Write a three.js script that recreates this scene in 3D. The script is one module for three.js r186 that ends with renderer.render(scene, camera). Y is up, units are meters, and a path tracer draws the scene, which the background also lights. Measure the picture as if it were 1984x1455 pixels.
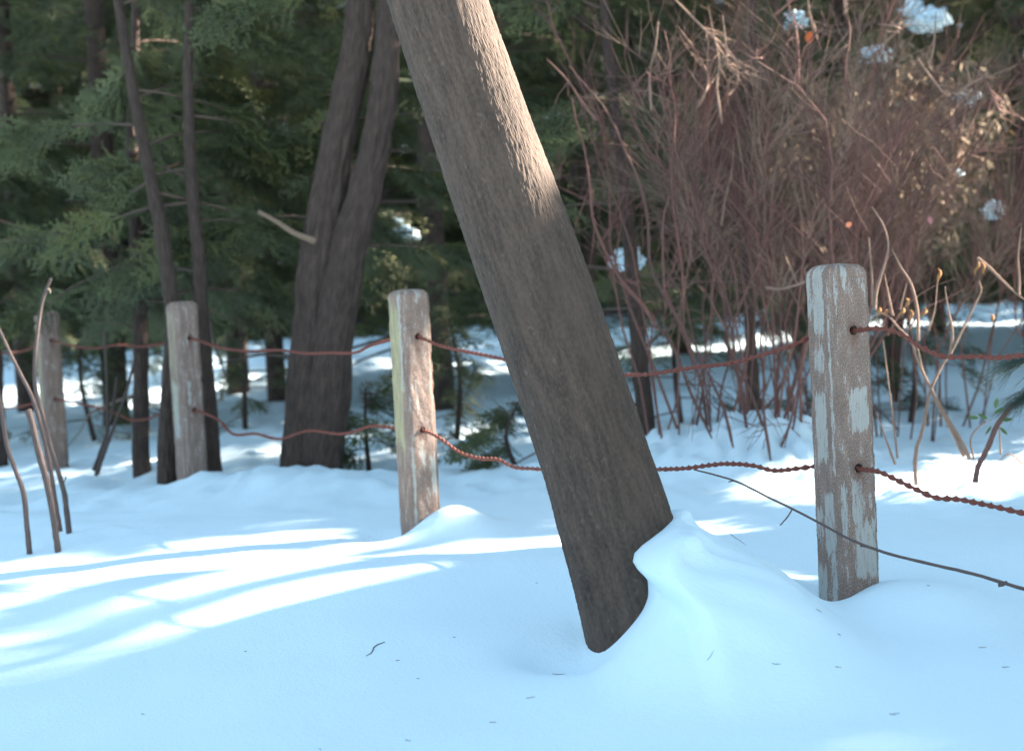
import * as THREE from 'three';
import { mergeGeometries } from 'three/addons/utils/BufferGeometryUtils.js';
import { Brush, Evaluator, SUBTRACTION } from 'three-bvh-csg';
import { createNoise2D, createNoise3D } from 'simplex-noise';

// ───────────────────────── seeded randomness
function rng(seed) { let a = seed >>> 0; return () => { a = (a + 0x6D2B79F5) >>> 0; let t = a; t = Math.imul(t ^ (t >>> 15), t | 1); t ^= t + Math.imul(t ^ (t >>> 7), t | 61); return ((t ^ (t >>> 14)) >>> 0) / 4294967296; }; }
const n2 = createNoise2D(rng(11)), n3 = createNoise3D(rng(12));
const V = (x, y, z) => new THREE.Vector3(x, y, z);
const ss = (a, b, x) => { const t = Math.min(1, Math.max(0, (x - a) / (b - a))); return t * t * (3 - 2 * t); };
const lerp = (a, b, t) => a + (b - a) * t;

// ───────────────────────── camera
const scene = new THREE.Scene();
const W = 1984, H = 1455, F = 3004;                       // photo size and focal length in photo pixels
const camera = new THREE.PerspectiveCamera(2 * Math.atan(H / 2 / F) * 180 / Math.PI, W / H, 0.1, 400);
camera.rotation.order = 'YXZ';
camera.position.set(0, 0.93, 0);
camera.rotation.set(-0.054, 0, -0.052);
camera.focus = 4.5;
camera.userData.fStop = 2.8;
camera.updateMatrixWorld(true);

// ───────────────────────── sky
const SKY_W = 256, SKY_H = 128, skyData = new Float32Array(SKY_W * SKY_H * 4);
const sunDir = V(0.938, 0, -0.347).normalize().multiplyScalar(Math.cos(0.42)).setY(Math.sin(0.42));
for (let j = 0; j < SKY_H; j++) for (let i = 0; i < SKY_W; i++) {
  const e = ((j + 0.5) / SKY_H - 0.5) * Math.PI, t = Math.pow(Math.max(0, Math.sin(e)), 0.55);
  const k = (j * SKY_W + i) * 4;
  skyData[k] = lerp(0.142, 0.081, t); skyData[k + 1] = lerp(0.179, 0.126, t); skyData[k + 2] = lerp(0.198, 0.172, t); skyData[k + 3] = 1;
}
const sky = new THREE.DataTexture(skyData, SKY_W, SKY_H, THREE.RGBAFormat, THREE.FloatType);
sky.mapping = THREE.EquirectangularReflectionMapping; sky.magFilter = sky.minFilter = THREE.LinearFilter; sky.needsUpdate = true;
scene.background = sky; scene.environment = sky;
scene.backgroundIntensity = 1; scene.environmentIntensity = 1;

// ───────────────────────── sun: low, from the right and a little beyond the tree
const sun = new THREE.DirectionalLight(new THREE.Color().setRGB(1, 0.90, 0.76), 5);
sun.position.copy(sunDir).multiplyScalar(40).add(V(0, 0, -6)); sun.target.position.set(0, 0, -6);
sun.castShadow = true; sun.shadow.radius = 1.7; sun.shadow.mapSize.set(4096, 4096);
Object.assign(sun.shadow.camera, { left: -25, right: 25, top: 20, bottom: -20, near: 1, far: 120 });
scene.add(sun, sun.target);

const renderer = new THREE.WebGLRenderer({ antialias: true });
renderer.toneMapping = THREE.LinearToneMapping;
renderer.toneMappingExposure = 8;
renderer.shadowMap.enabled = true;

// ───────────────────────── photo pixel <-> world
const C = camera.position.clone(), R = V(), U = V(), B = V();
camera.matrixWorld.extractBasis(R, U, B);
const FW = B.clone().negate();
const rayDir = (px, py) => FW.clone().addScaledVector(R, (px - W / 2) / F).addScaledVector(U, -(py - H / 2) / F);
const at = (px, py, d) => C.clone().addScaledVector(rayDir(px, py), d);
function project(p) { const q = p.clone().sub(C), d = q.dot(FW); return [W / 2 + F * q.dot(R) / d, H / 2 - F * q.dot(U) / d, d]; }

// ───────────────────────── names, labels
const used = {};
function numbered(n) { const k = used[n] = (used[n] ?? -1) + 1; return k ? `${n}_${String(k).padStart(3, '0')}` : n; }
function tag(o, label, category, group) { o.userData.label = label; o.userData.category = category; if (group) o.userData.group = group; return o; }
function thing(name, label, category, group, p) { const g = new THREE.Group(); g.name = numbered(name); if (p) g.position.copy(p); scene.add(g); return tag(g, label, category, group); }
function mesh(name, geo, mat, parent) { const m = new THREE.Mesh(geo, mat); m.name = parent === scene ? numbered(name) : name; m.castShadow = m.receiveShadow = true; parent.add(m); return m; }
const lin = (r, g, b) => new THREE.Color().setRGB(r, g, b);
const std = (c, o = {}) => new THREE.MeshStandardMaterial({ color: c, roughness: 0.95, ...o });

// ───────────────────────── computed textures
function dataTex(w, h, fn, srgb = true) {
  const d = new Uint8Array(w * h * 4), g = (x) => 255 * (srgb ? (x <= 0.0031308 ? 12.92 * x : 1.055 * Math.pow(x, 1 / 2.4) - 0.055) : x);
  for (let j = 0; j < h; j++) for (let i = 0; i < w; i++) {
    const c = fn((i + 0.5) / w, (j + 0.5) / h), k = (j * w + i) * 4;
    for (let q = 0; q < 3; q++) d[k + q] = Math.max(0, Math.min(255, g(Math.max(0, c[q]))));
    d[k + 3] = 255;
  }
  const t = new THREE.DataTexture(d, w, h); t.wrapS = t.wrapT = THREE.RepeatWrapping; t.magFilter = t.minFilter = THREE.LinearFilter;
  if (srgb) t.colorSpace = THREE.SRGBColorSpace; t.needsUpdate = true; return t;
}
// noise that repeats over the unit square (su, sv: cells across and up)
function tile(u, v, su, sv) {
  const bl = (a) => n3(u * su + a * 0, v * sv, a), f = (x, y) => n2(x * su, y * sv);
  const wu = ss(0.85, 1, u), wv = ss(0.85, 1, v);
  return lerp(lerp(f(u, v), f(u - 1, v), wu), lerp(f(u, v - 1), f(u - 1, v - 1), wu), wv);
}

// ───────────────────────── where things stand
const D4 = 4.45, fenceStep = 0.455;
const postSpots = [   // photo pixels of the upper and lower hole, depth
  { up: [1653, 640], lo: [1667, 908], d: D4 },
  { up: [808, 652], lo: [821, 834], d: D4 * (1 + fenceStep) },
  { up: [366, 655], lo: [376, 795], d: D4 * (1 + 2 * fenceStep) },
  { up: [99, 660], lo: [106, 774], d: D4 * (1 + 3 * fenceStep) },
];
for (const p of postSpots) { p.u = at(...p.up, p.d); p.l = at(...p.lo, p.d); p.hole = p.u.clone().add(p.l).multiplyScalar(0.5); }
const fdir = postSpots[0].hole.clone().sub(postSpots[3].hole).setY(0).normalize();     // along the fence, towards the camera's right
const fside = V(-fdir.z, 0, fdir.x).multiplyScalar(1);                                  // the other face that shows
if (fside.z < 0) fside.negate();
const POST_W = 0.143;
[66, 60, 52, 56].forEach((deg, i) => { const p = postSpots[i], a = deg * Math.PI / 180; p.turn = a; p.n = V(Math.cos(a), 0, Math.sin(a)); p.c = p.hole.clone().addScaledVector(p.n, -POST_W / 2); });
// the leaning tree: centre line in photo pixels, half width in metres
const TREE_D = 4.25;
const treeAxis = [[1292, 1400, 0.19], [1262, 1258, 0.172], [1226, 1130, 0.163], [1188, 1000, 0.156], [1157, 900, 0.1495], [1056, 600, 0.1475], [950, 300, 0.139], [847, 0, 0.131], [690, -480, 0.12], [560, -960, 0.108], [470, -1400, 0.095], [400, -1900, 0.075], [360, -2400, 0.045]].map(([x, y, r]) => ({ p: at(x, y, TREE_D), r }));
const treeFoot = at(1256, 1240, TREE_D);

// ───────────────────────── snow ground
const postMounds = [[0.085, 0.16, 0.15, 0.16, 0.05], [0.11, 0.14, 0.08, 0.12, 0.06], [0.06, 0.14, 0.08, 0.14, 0.03], [0.02, 0.1, 0.1, 0.2, 0.02]];
const shrubMounds = [[1500, 885, 8.0, 0.17, 0.3], [1400, 870, 8.4, 0.10, 0.5], [1290, 880, 8.2, 0.07, 0.5], [1780, 905, 7.0, 0.06, 0.5], [1930, 905, 6.9, 0.06, 0.45], [455, 960, 8.3, 0.06, 0.15], [580, 925, 8.4, 0.07, 0.28], [510, 950, 8.1, 0.04, 0.16], [690, 930, 8.4, 0.04, 0.3], [165, 1045, 6.6, 0.05, 0.22], [235, 1010, 7.0, 0.04, 0.25]].map(([x, y, d, a, s]) => { const p = at(x, y, d); return [p.x, p.z, a, s]; });
function baseH(x, z) {
  let y = 0;
  y -= 0.09 * ss(-2.0, -3.6, x) * ss(-6, -10.5, z);
  y += 0.03 * Math.exp(-((x + 0.2) ** 2 / 1.1 + (z + 5.2) ** 2 / 0.6));
  y -= 0.065 * ss(-5.0, -6.2, z);
  y -= 0.11 * ss(-0.2, -2.0, x) * ss(-6.4, -3.6, z);
  y -= 0.05 * ss(0.3, 2, x) * ss(-4, -3, z);
  const far = ss(-6.8, -8.4, z), mid = ss(-12, -18, z);
  y -= 0.03 * ss(-5.4, -4.7, z);
  y += 0.012 * n2(x * 0.8, z * 0.8) + 0.0035 * n2(x * 2.6 + 7, z * 1.7);
  y += far * (0.034 * n2(x * 1.5 + 3, z * 1.5) + 0.022 * n2(x * 3.7, z * 3.7) + 0.006 * n2(x * 9, z * 9));
  y += mid * 0.12 * n2(x * 0.22, z * 0.22);
  y += 0.42 * ss(-11, -27, z) + 1.0 * ss(-34, -70, z) + 0.5 * ss(12, 40, Math.abs(x));
  return y;
}
function snow(x, z) {                                     // returns [height, sideways shift]
  let y = baseH(x, z), dx = 0;
  postSpots.forEach((p, i) => {
    const [a, ox, oz, s, sc] = postMounds[i], ax = x - p.c.x, az = z - p.c.z;
    if (ax * ax + az * az > 4) return;
    y += a * Math.exp(-((ax - ox) ** 2 / (2 * s * s) + (az - oz) ** 2 / (2 * s * s * 1.6)));
    y -= sc * Math.exp(-((ax + 0.15) ** 2 + (az - 0.03) ** 2) / (2 * 0.085 ** 2));
  });
  for (const [mx, mz, a, s] of shrubMounds) { const q = (x - mx) ** 2 + (z - mz) ** 2; if (q < 9 * s * s) y += a * Math.exp(-q / (2 * s * s)) * (1 + 0.25 * n2(x * 6, z * 6)); }
  // the drift packed against the leaning trunk
  const a = x - treeFoot.x, b = z - treeFoot.z;
  if (Math.abs(a) < 2 && Math.abs(b) < 2) {
    const front = 1 - ss(0.2, 0.95, b), back = ss(-0.95, -0.1, b), right = 1 - ss(0.10, 0.62, a);
    const m = (0.19 * ss(-0.20, 0.115, a) + 0.13 * ss(0.05, 0.13, a)) * front * back * lerp(right, 1, 0) * (1 + 0.05 * n2(x * 5, z * 5));
    y += m;
    dx -= 0.125 * Math.exp(-(((m - 0.24) / 0.072) ** 2)) * (1 - ss(0.15, 0.4, a)) * front;
    y -= 0.04 * Math.exp(-((a + 0.16) ** 2 / 0.02 + (b - 0.16) ** 2 / 0.03));
    y -= 0.035 * Math.exp(-((a + 0.27) ** 2 / 0.012 + (b - 0.14) ** 2 / 0.02));   // little hollow at the left of the foot
  }
  return [y, dx];
}
const h = (x, z) => snow(x, z)[0];
function groundAt(px, py) {
  const r = rayDir(px, py); let d0 = 1.2, p = V();
  for (let d = 1.2; d < 120; d *= 1.02) {
    p.copy(C).addScaledVector(r, d);
    if (p.y < h(p.x, p.z)) { let a = d0, b = d; for (let k = 0; k < 14; k++) { const m = (a + b) / 2; p.copy(C).addScaledVector(r, m); if (p.y < h(p.x, p.z)) b = m; else a = m; } return p; }
    d0 = d;
  }
  return null;
}
{
  const NX = 560, NZ = 560, kx = 6, kz = 6, A = 75, cx = 0.35, cz = -4.2;
  const pos = new Float32Array((NX + 1) * (NZ + 1) * 3), uv = new Float32Array((NX + 1) * (NZ + 1) * 2), idx = [];
  for (let j = 0; j <= NZ; j++) for (let i = 0; i <= NX; i++) {
    const x = cx + A * Math.sinh(kx * (2 * i / NX - 1)) / Math.sinh(kx), z = cz + A * Math.sinh(kz * (2 * j / NZ - 1)) / Math.sinh(kz);
    const [y, dx] = snow(x, z), k = j * (NX + 1) + i;
    pos.set([x + dx, y, z], k * 3); uv.set([x / 0.9, z / 0.9], k * 2);
    if (i < NX && j < NZ) idx.push(k, k + NX + 1, k + 1, k + 1, k + NX + 1, k + NX + 2);
  }
  const g = new THREE.BufferGeometry();
  g.setAttribute('position', new THREE.BufferAttribute(pos, 3)); g.setAttribute('uv', new THREE.BufferAttribute(uv, 2)); g.setIndex(idx); g.computeVertexNormals();
  const grain = dataTex(512, 512, (u, v) => { const q = 0.5 + 0.22 * tile(u, v, 90, 90) + 0.16 * tile(u, v, 34, 34) + 0.10 * tile(u, v, 9, 9); return [q, q, q]; }, false);
  const m = mesh('snow_ground', g, std(lin(0.71, 0.865, 0.955), { bumpMap: grain, bumpScale: 0.0022, roughness: 0.9 }), scene);
  m.userData = { kind: 'structure', label: 'wind-drifted powder snow covering the ground' };
}

// ───────────────────────── tubes along a path with changing radius
function tube(pts, radii, sides = 6, rough = 0, seed = 0, cap = true, ridge = 0) {
  const n = pts.length, pos = [], uv = [], idx = []; let nrm = V(), len = 0;
  const T = pts.map((p, i) => pts[Math.min(n - 1, i + 1)].clone().sub(pts[Math.max(0, i - 1)]).normalize());
  nrm.copy(Math.abs(T[0].y) < 0.9 ? V(0, 1, 0) : V(0, 0, 1)).cross(T[0]).normalize();
  for (let i = 0; i < n; i++) {
    nrm.addScaledVector(T[i], -nrm.dot(T[i])).normalize(); const bi = T[i].clone().cross(nrm);
    if (i) len += pts[i].distanceTo(pts[i - 1]);
    for (let k = 0; k <= sides; k++) {
      const a = k / sides * 2 * Math.PI, ca = Math.cos(a), sa = Math.sin(a);
      const r = radii[i] * (1 + (rough ? rough * n3(ca * 1.7 + seed, sa * 1.7, len * 2.2 / Math.max(0.02, radii[i] * 8)) : 0) - (ridge ? ridge * Math.abs(n3(ca * 4 + seed, sa * 4, len * 1.1)) : 0) - (ridge ? 0.5 * ridge * Math.abs(n3(ca * 9, sa * 9 + seed, len * 3.5)) : 0));
      pos.push(pts[i].x + (nrm.x * ca + bi.x * sa) * r, pts[i].y + (nrm.y * ca + bi.y * sa) * r, pts[i].z + (nrm.z * ca + bi.z * sa) * r);
      uv.push(k / sides * Math.max(1, Math.round(2 * Math.PI * radii[0] / 0.25)) * 0.25, len);
      if (i < n - 1 && k < sides) { const q = i * (sides + 1) + k; idx.push(q, q + 1, q + sides + 1, q + 1, q + sides + 2, q + sides + 1); }
    }
  }
  if (cap) for (const i of [0, n - 1]) {
    const c = pos.length / 3; pos.push(pts[i].x, pts[i].y, pts[i].z); uv.push(0, 0);
    for (let k = 0; k < sides; k++) { const q = i * (sides + 1) + k; i ? idx.push(q, q + 1, c) : idx.push(q + 1, q, c); }
  }
  const g = new THREE.BufferGeometry();
  g.setAttribute('position', new THREE.Float32BufferAttribute(pos, 3)); g.setAttribute('uv', new THREE.Float32BufferAttribute(uv, 2)); g.setIndex(idx); g.computeVertexNormals();
  return g;
}
const smooth = (pts, n) => new THREE.CatmullRomCurve3(pts, false, 'centripetal').getPoints(n);
const taper = (n, a, b, pw = 1) => Array.from({ length: n + 1 }, (_, i) => lerp(a, b, Math.pow(i / n, pw)));

// ───────────────────────── the leaning tree
const barkMap = dataTex(512, 1024, (u, v) => {
  const a = tile(u, v, 40, 10), b = tile(u, v, 9, 3), c = tile(u, v, 90, 60), d = tile(u, v, 26, 20);
  let k = 0.78 + 0.20 * a + 0.16 * b + 0.16 * c;
  const spot = d > 0.72 && c > 0.1 ? 1 : 0;
  const moss = ss(0.35, 0.8, tile(u + 0.3, v, 5, 4));
  return [0.098 * k + 0.03 * spot, 0.065 * k + 0.02 * spot, 0.050 * k + 0.015 * spot];
});
barkMap.repeat.set(1 / 0.9, 1 / 1.3);
const barkGrain = dataTex(512, 1024, (u, v) => { const q = 0.5 + 0.3 * tile(u, v, 70, 22) + 0.18 * tile(u, v, 150, 60); return [q, q, q]; }, false);
barkGrain.repeat.set(1 / 0.45, 1 / 0.8);
const bark = std(lin(1, 1, 1), { map: barkMap, bumpMap: barkGrain, bumpScale: 0.0025, roughness: 0.92 });
const leaning = thing('leaning_tree', 'bare grey-brown tree trunk leaning over the snow between the fence posts', 'tree', null, treeFoot.clone().setY(0));
const localTo = (g, geo) => geo.translate(-g.position.x, -g.position.y, -g.position.z);
{
  const curve = new THREE.CatmullRomCurve3(treeAxis.map((q) => q.p), false, 'centripetal');
  const rows = 900, cols = 250, pos = [], uv = [], idx = []; let len = 0, last = null;
  const N0 = V(0, 0, 1), P = treeAxis.length - 1;
  for (let j = 0; j <= rows; j++) {
    const t = Math.pow(j / rows, 1.5), p = curve.getPoint(t), T = curve.getTangent(t);       // finer rows low down, where the camera looks
    const f = t * P, i0 = Math.min(P - 1, Math.floor(f)), r = lerp(treeAxis[i0].r, treeAxis[i0 + 1].r, f - i0);
    const nz = N0.clone().addScaledVector(T, -N0.dot(T)).normalize(), nx = T.clone().cross(nz).negate();
    if (last) len += p.distanceTo(last); last = p.clone();
    for (let k = 0; k <= cols; k++) {
      const a = k / cols * 2 * Math.PI, ca = Math.cos(a), sa = Math.sin(a), q = r / 0.15;
      // long interlacing ridges
      const warp = 0.25 * n3(ca * 2 + 5, sa * 2, len * 2.0);
      const cc = Math.cos(a + warp * 0.16), cs = Math.sin(a + warp * 0.16);
      let d = 1 - Math.abs(n3(cc * 18, cs * 18, len * 14)); d = d * d;
      let e = 1 - Math.abs(n3(cc * 33 + 9, cs * 33, len * 26));
      const vis = len < 3.2 ? 1 : 0.6;
      const rr = r * (1 + 0.012 * n3(ca * 1.3, sa * 1.3, len * 1.4) + 0.006 * n3(ca * 4, sa * 4, len * 4)) + vis * (0.0023 * (d - 0.5) + 0.0012 * (e - 0.5));
      pos.push(p.x + (nx.x * sa + nz.x * ca) * rr, p.y + (nx.y * sa + nz.y * ca) * rr, p.z + (nx.z * sa + nz.z * ca) * rr);
      uv.push(k / cols * 0.9, len);
      if (j < rows && k < cols) { const b = j * (cols + 1) + k; idx.push(b, b + 1, b + cols + 1, b + 1, b + cols + 2, b + cols + 1); }
    }
  }
  const g = new THREE.BufferGeometry();
  g.setAttribute('position', new THREE.Float32BufferAttribute(pos, 3)); g.setAttribute('uv', new THREE.Float32BufferAttribute(uv, 2)); g.setIndex(idx); g.computeVertexNormals();
  mesh('trunk', localTo(leaning, g), bark, leaning);
  const rnd = rng(5);
  for (const [t, ax, ay, az, L] of [[0.62, -0.6, 0.7, 0.3, 2.2], [0.68, 0.7, 0.7, -0.3, 2.0], [0.75, -0.4, 0.8, -0.5, 1.8], [0.82, 0.5, 0.8, 0.5, 1.5], [0.9, -0.7, 0.8, 0, 1.1]]) {
    const p = curve.getPoint(t), d = V(ax, ay, az).normalize();
    const ctrl = [0, 1, 2, 3].map((k) => p.clone().addScaledVector(d, L * k / 3).add(V((rnd() - 0.5) * 0.15 * k, 0.06 * k * k, (rnd() - 0.5) * 0.15 * k)));
    const li = mesh('limb', localTo(leaning, tube(smooth(ctrl, 14), taper(14, 0.045, 0.012), 8, 0.1, t)), bark, leaning);
    const tw = [];
    for (let k = 0; k < 9; k++) { const q = ctrl[1].clone().lerp(ctrl[3], rnd()), e = d.clone().add(V(rnd() - 0.5, rnd() * 0.6, rnd() - 0.5)).normalize(); tw.push(tube([q, q.clone().addScaledVector(e, 0.3), q.clone().addScaledVector(e, 0.6).add(V(0, 0.08, 0))], [0.008, 0.005, 0.002], 4)); }
    mesh('twigs', localTo(leaning, mergeGeometries(tw)), bark, li);
  }
}

// ───────────────────────── concrete fence posts
function postPaint(seed, patches, amount, green) {
  const N = createNoise2D(rng(seed)), M = createNoise2D(rng(seed + 1));
  return dataTex(1024, 1024, (u, v) => {
    const face = Math.floor(u * 4), s = u * 4 - face;
    const fine = N(u * 260, v * 300), mid = N(u * 90, v * 110), big = N(u * 14 + 3, v * 8), streak = M(u * 210, v * 9), streak2 = M(u * 90 + 40, v * 14);
    let k = 0.86 + 0.13 * fine + 0.12 * mid + 0.16 * big;
    let c = [0.262 * k, 0.176 * k, 0.142 * k];
    const pebble = M(u * 170 + 9, v * 190);                                   // bare aggregate
    if (pebble > 0.56) c = [0.40, 0.33, 0.30].map((x) => x * (0.8 + 0.5 * Math.abs(fine)));
    if (pebble < -0.58) c = [0.15, 0.10, 0.08];
    if (M(u * 60 + 77, v * 70) > 0.83) c = [0.42, 0.20, 0.11];                // rusty stones
    let p = -0.55 + amount + 0.45 * big + 0.25 * streak2 + (face === 0 ? 0.34 * Math.max(0, N(u * 120 + 31, v * 60)) * (1 + big) : 0);
    for (const [f, s0, s1, v0, v1, w] of patches) if (f === face) {
      const e = Math.min(ss(s0 - 0.10, s0 + 0.04, s), ss(s1 + 0.10, s1 - 0.04, s)) * Math.min(ss(v0 - 0.035, v0 + 0.02, v), ss(v1 + 0.035, v1 - 0.02, v));
      p = Math.max(p, (e - 0.62) * 1.6 * (w ?? 1));
    }
    p += 0.34 * streak + 0.16 * fine + 0.20 * mid + 0.42 * M(u * 34 + 5, v * 22) + 0.2 * N(u * 70, v * 34) + 0.12 * M(u * 400, v * 40);
    if (p > 0.14) { const q = 0.88 + 0.10 * streak + 0.06 * fine; c = [0.43 * q, 0.41 * q, 0.38 * q]; }
    if (green) {
      const gr = (face === 1 ? 0.75 : 0.0) * ss(0.30, 0.42, v) * ss(0.93, 0.8, v) * Math.min(ss(0.12, 0.3, s), ss(1.0, 0.86, s)) + 0.32 * streak + 0.25 * big + 0.15 * mid + (face === 1 ? 0 : -0.4);
      if (gr > 0.3) { const q = Math.min(1, (gr - 0.3) * 2.2) * green; const w2 = q * (0.75 + 0.35 * streak2); c = [lerp(c[0], 0.40, w2), lerp(c[1], 0.375, w2), lerp(c[2], 0.20, w2)]; }
    }
    if (face === 0) for (const hv of [0.425, 0.75]) {                            // rust run below each hole
      const dv = hv - v, du = (s - 0.5 - 0.05 * big) / 0.17, e = (dv < 0 ? dv / 0.022 : dv / 0.075), q = 1 - Math.sqrt(du * du + e * e) + 0.35 * fine + 0.3 * mid + 0.25 * streak;
      if (q > 0) { const k2 = Math.min(0.75, q * 0.9); c = [lerp(c[0], 0.15, k2), lerp(c[1], 0.062, k2), lerp(c[2], 0.04, k2)]; }
    }
    return c;
  });
}
const postGrain = dataTex(512, 512, (u, v) => { const q = 0.5 + 0.3 * tile(u, v, 50, 120) + 0.2 * tile(u, v, 110, 240); return [q, q, q]; }, false);
const POST_H = 1.235, HOLE_LO = 0.425 * POST_H;
function post(spot, label, paint, seed) {
  const gap = spot.u.y - spot.l.y, y0 = spot.l.y - HOLE_LO;                    // the foot lies under the snow
  const p = V(spot.c.x, y0, spot.c.z);
  const g = thing('fence_post', label, 'fence post', 'concrete posts of the wire fence', p);
  const topY = spot.topY - y0;
  const w = POST_W / 2, cr = 0.018, prof = [];
  const side = (f) => { for (let k = 0; k < 16; k++) prof.push([f, -1 + 2 * k / 16]); };
  [0, 1, 2, 3].forEach(side); prof.push([4, -1]);
  const point = ([f, s], r, sh) => {                                           // chamfered square
    const q = f % 4, lim = w - sh; let a = lim, b = s * lim; const over = Math.abs(b) + a - (2 * lim - cr * 1.2);
    if (over > 0) { a -= over / 2; b -= Math.sign(b) * over / 2; }
    return q === 0 ? [a, -b] : q === 1 ? [-(-b), a].map((x, i) => i ? a : -(-b)) && [-b * -1 * -1, a] : q === 2 ? [-a, b] : [b, -a];
  };
  const rows = 150, top = 10, pos = [], uv = [], idx = [], n = prof.length;
  for (let j = 0; j <= rows + top; j++) {
    const t = j <= rows ? j / rows : 1, a = j <= rows ? 0 : (j - rows) / top;
    const shrink = (1 - Math.cos(Math.min(1, a * 1.25) * Math.PI / 2)) * 0.036 + (a > 0.8 ? (a - 0.8) * 5 * (w - 0.037) : 0);
    const y = (topY - 0.032) * t + 0.032 * Math.sin(Math.min(1, a * 1.25) * Math.PI / 2) + (a > 0.8 ? 0.002 * (a - 0.8) * 5 : 0);
    for (let k = 0; k < n; k++) {
      let [x, z] = point(prof[k], 0, 0); const sc = Math.max(0.001, 1 - shrink / w);
      x *= sc; z *= sc;
      const d = 0.0013 * n3(x * 30 + seed, y * 14, z * 30) + 0.0007 * n3(x * 90, y * 80 + seed, z * 90), l = Math.hypot(x, z) || 1;
      const chip = Math.max(0, n3(x * 12 + seed * 3, y * 9, z * 12) - 0.45) * 0.012 * (Math.abs(Math.abs(x) - Math.abs(z)) < 0.03 ? 1 : 0);
      pos.push(x * (1 + (d - chip) / l), y + (a > 0 ? d * 1.5 : 0), z * (1 + (d - chip) / l));
      uv.push(k / (n - 1), y / POST_H);
      if (j < rows + top && k < n - 1) { const b = j * n + k; idx.push(b, b + n, b + 1, b + 1, b + n, b + n + 1); }
    }
  }
  const bot = pos.length / 3; pos.push(0, 0, 0); uv.push(0, 0);
  for (let k = 0; k < n - 1; k++) idx.push(k, k + 1, bot);
  let geo = new THREE.BufferGeometry();
  geo.setAttribute('position', new THREE.Float32BufferAttribute(pos, 3)); geo.setAttribute('uv', new THREE.Float32BufferAttribute(uv, 2)); geo.setIndex(idx); geo.computeVertexNormals();
  const mat = std(lin(1, 1, 1), { map: paint, bumpMap: postGrain, bumpScale: 0.0016, roughness: 0.93 });
  const ev = new Evaluator(); ev.attributes = ['position', 'normal', 'uv']; ev.useGroups = false;
  let br = new Brush(geo, mat); br.updateMatrixWorld();
  for (const y of [HOLE_LO, HOLE_LO + gap]) {
    const cy = new THREE.CylinderGeometry(0.0155, 0.0135, 0.3, 14); cy.rotateZ(Math.PI / 2);
    const cb = new Brush(cy, mat); cb.position.set(0, y, 0); cb.updateMatrixWorld();
    br = ev.evaluate(br, cb, SUBTRACTION); br.updateMatrixWorld();
  }
  const m = mesh('shaft', br.geometry, mat, g);
  g.rotation.y = -spot.turn;
  return g;
}
// heights of the post tops from the photograph
postSpots[0].topY = at(1625, 512, D4).y; postSpots[1].topY = at(790, 561, postSpots[1].d).y; postSpots[2].topY = at(352, 584, postSpots[2].d).y; postSpots[3].topY = at(95, 602, postSpots[3].d).y;
post(postSpots[0], 'concrete fence post with large flakes of peeling white paint, beside the long bare twig', postPaint(21, [
  [1, 0.30, 0.62, 0.74, 0.90], [1, 0.36, 0.66, 0.655, 0.71, 0.8], [1, 0.34, 0.70, 0.44, 0.60], [1, 0.12, 0.16, 0.42, 0.86, 0.9], [1, 0.20, 0.52, 0.22, 0.37], [1, 0.2, 0.36, 0.09, 0.24, 0.9], [1, 0.55, 0.95, 0.06, 0.19], [1, 0.62, 0.80, 0.26, 0.33, 0.8], [1, 0.70, 0.86, 0.78, 0.88, 0.7],
  [0, 0.26, 0.36, 0.85, 0.90, 0.8], [0, 0.05, 0.10, 0.80, 0.88, 0.8], [0, 0.36, 0.78, 0.51, 0.61], [0, 0.03, 0.16, 0.26, 0.39], [0, 0.32, 0.55, 0.29, 0.40, 0.8], [0, 0.36, 0.86, 0.17, 0.30], [0, 0.88, 0.97, 0.15, 0.33]], -0.02, 0), 3);
post(postSpots[1], 'concrete fence post with a yellow-green streaked side face, half sunk in a small drift', postPaint(31, [
  [0, 0.08, 0.16, 0.10, 0.38], [0, 0.42, 0.52, 0.30, 0.40, 0.8], [0, 0.72, 0.9, 0.2, 0.34, 0.7], [0, 0.5, 0.56, 0.86, 0.93], [1, 0.12, 0.22, 0.55, 0.9, 0.8]], 0.06, 0.9), 9);
post(postSpots[2], 'weathered grey concrete fence post in front of the paired slender trunks', postPaint(41, [
  [1, 0.3, 0.7, 0.30, 0.55, 0.85], [0, 0.3, 0.4, 0.45, 0.56], [0, 0.35, 0.42, 0.70, 0.76]], 0.06, 0.35), 15);
post(postSpots[3], 'dull mossy grey concrete fence post behind the bare upright saplings', postPaint(51, [[0, 0.4, 0.5, 0.36, 0.42]], 0.0, 0.5), 22);

const nearPost = (() => { const q = postSpots[0], m = fdir.clone().multiplyScalar(2.44), p = { u: q.u.clone().add(m), l: q.l.clone().add(m), hole: q.hole.clone().add(m), turn: 58 * Math.PI / 180, topY: q.topY - 0.01 }; p.n = V(Math.cos(p.turn), 0, Math.sin(p.turn)); p.c = p.hole.clone().addScaledVector(p.n, -POST_W / 2); return p; })();
post(nearPost, 'plain concrete fence post where the wires end, on the near side of the painted one', postPaint(61, [[0, 0.3, 0.5, 0.4, 0.5]], 0.03, 0), 29);

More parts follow.
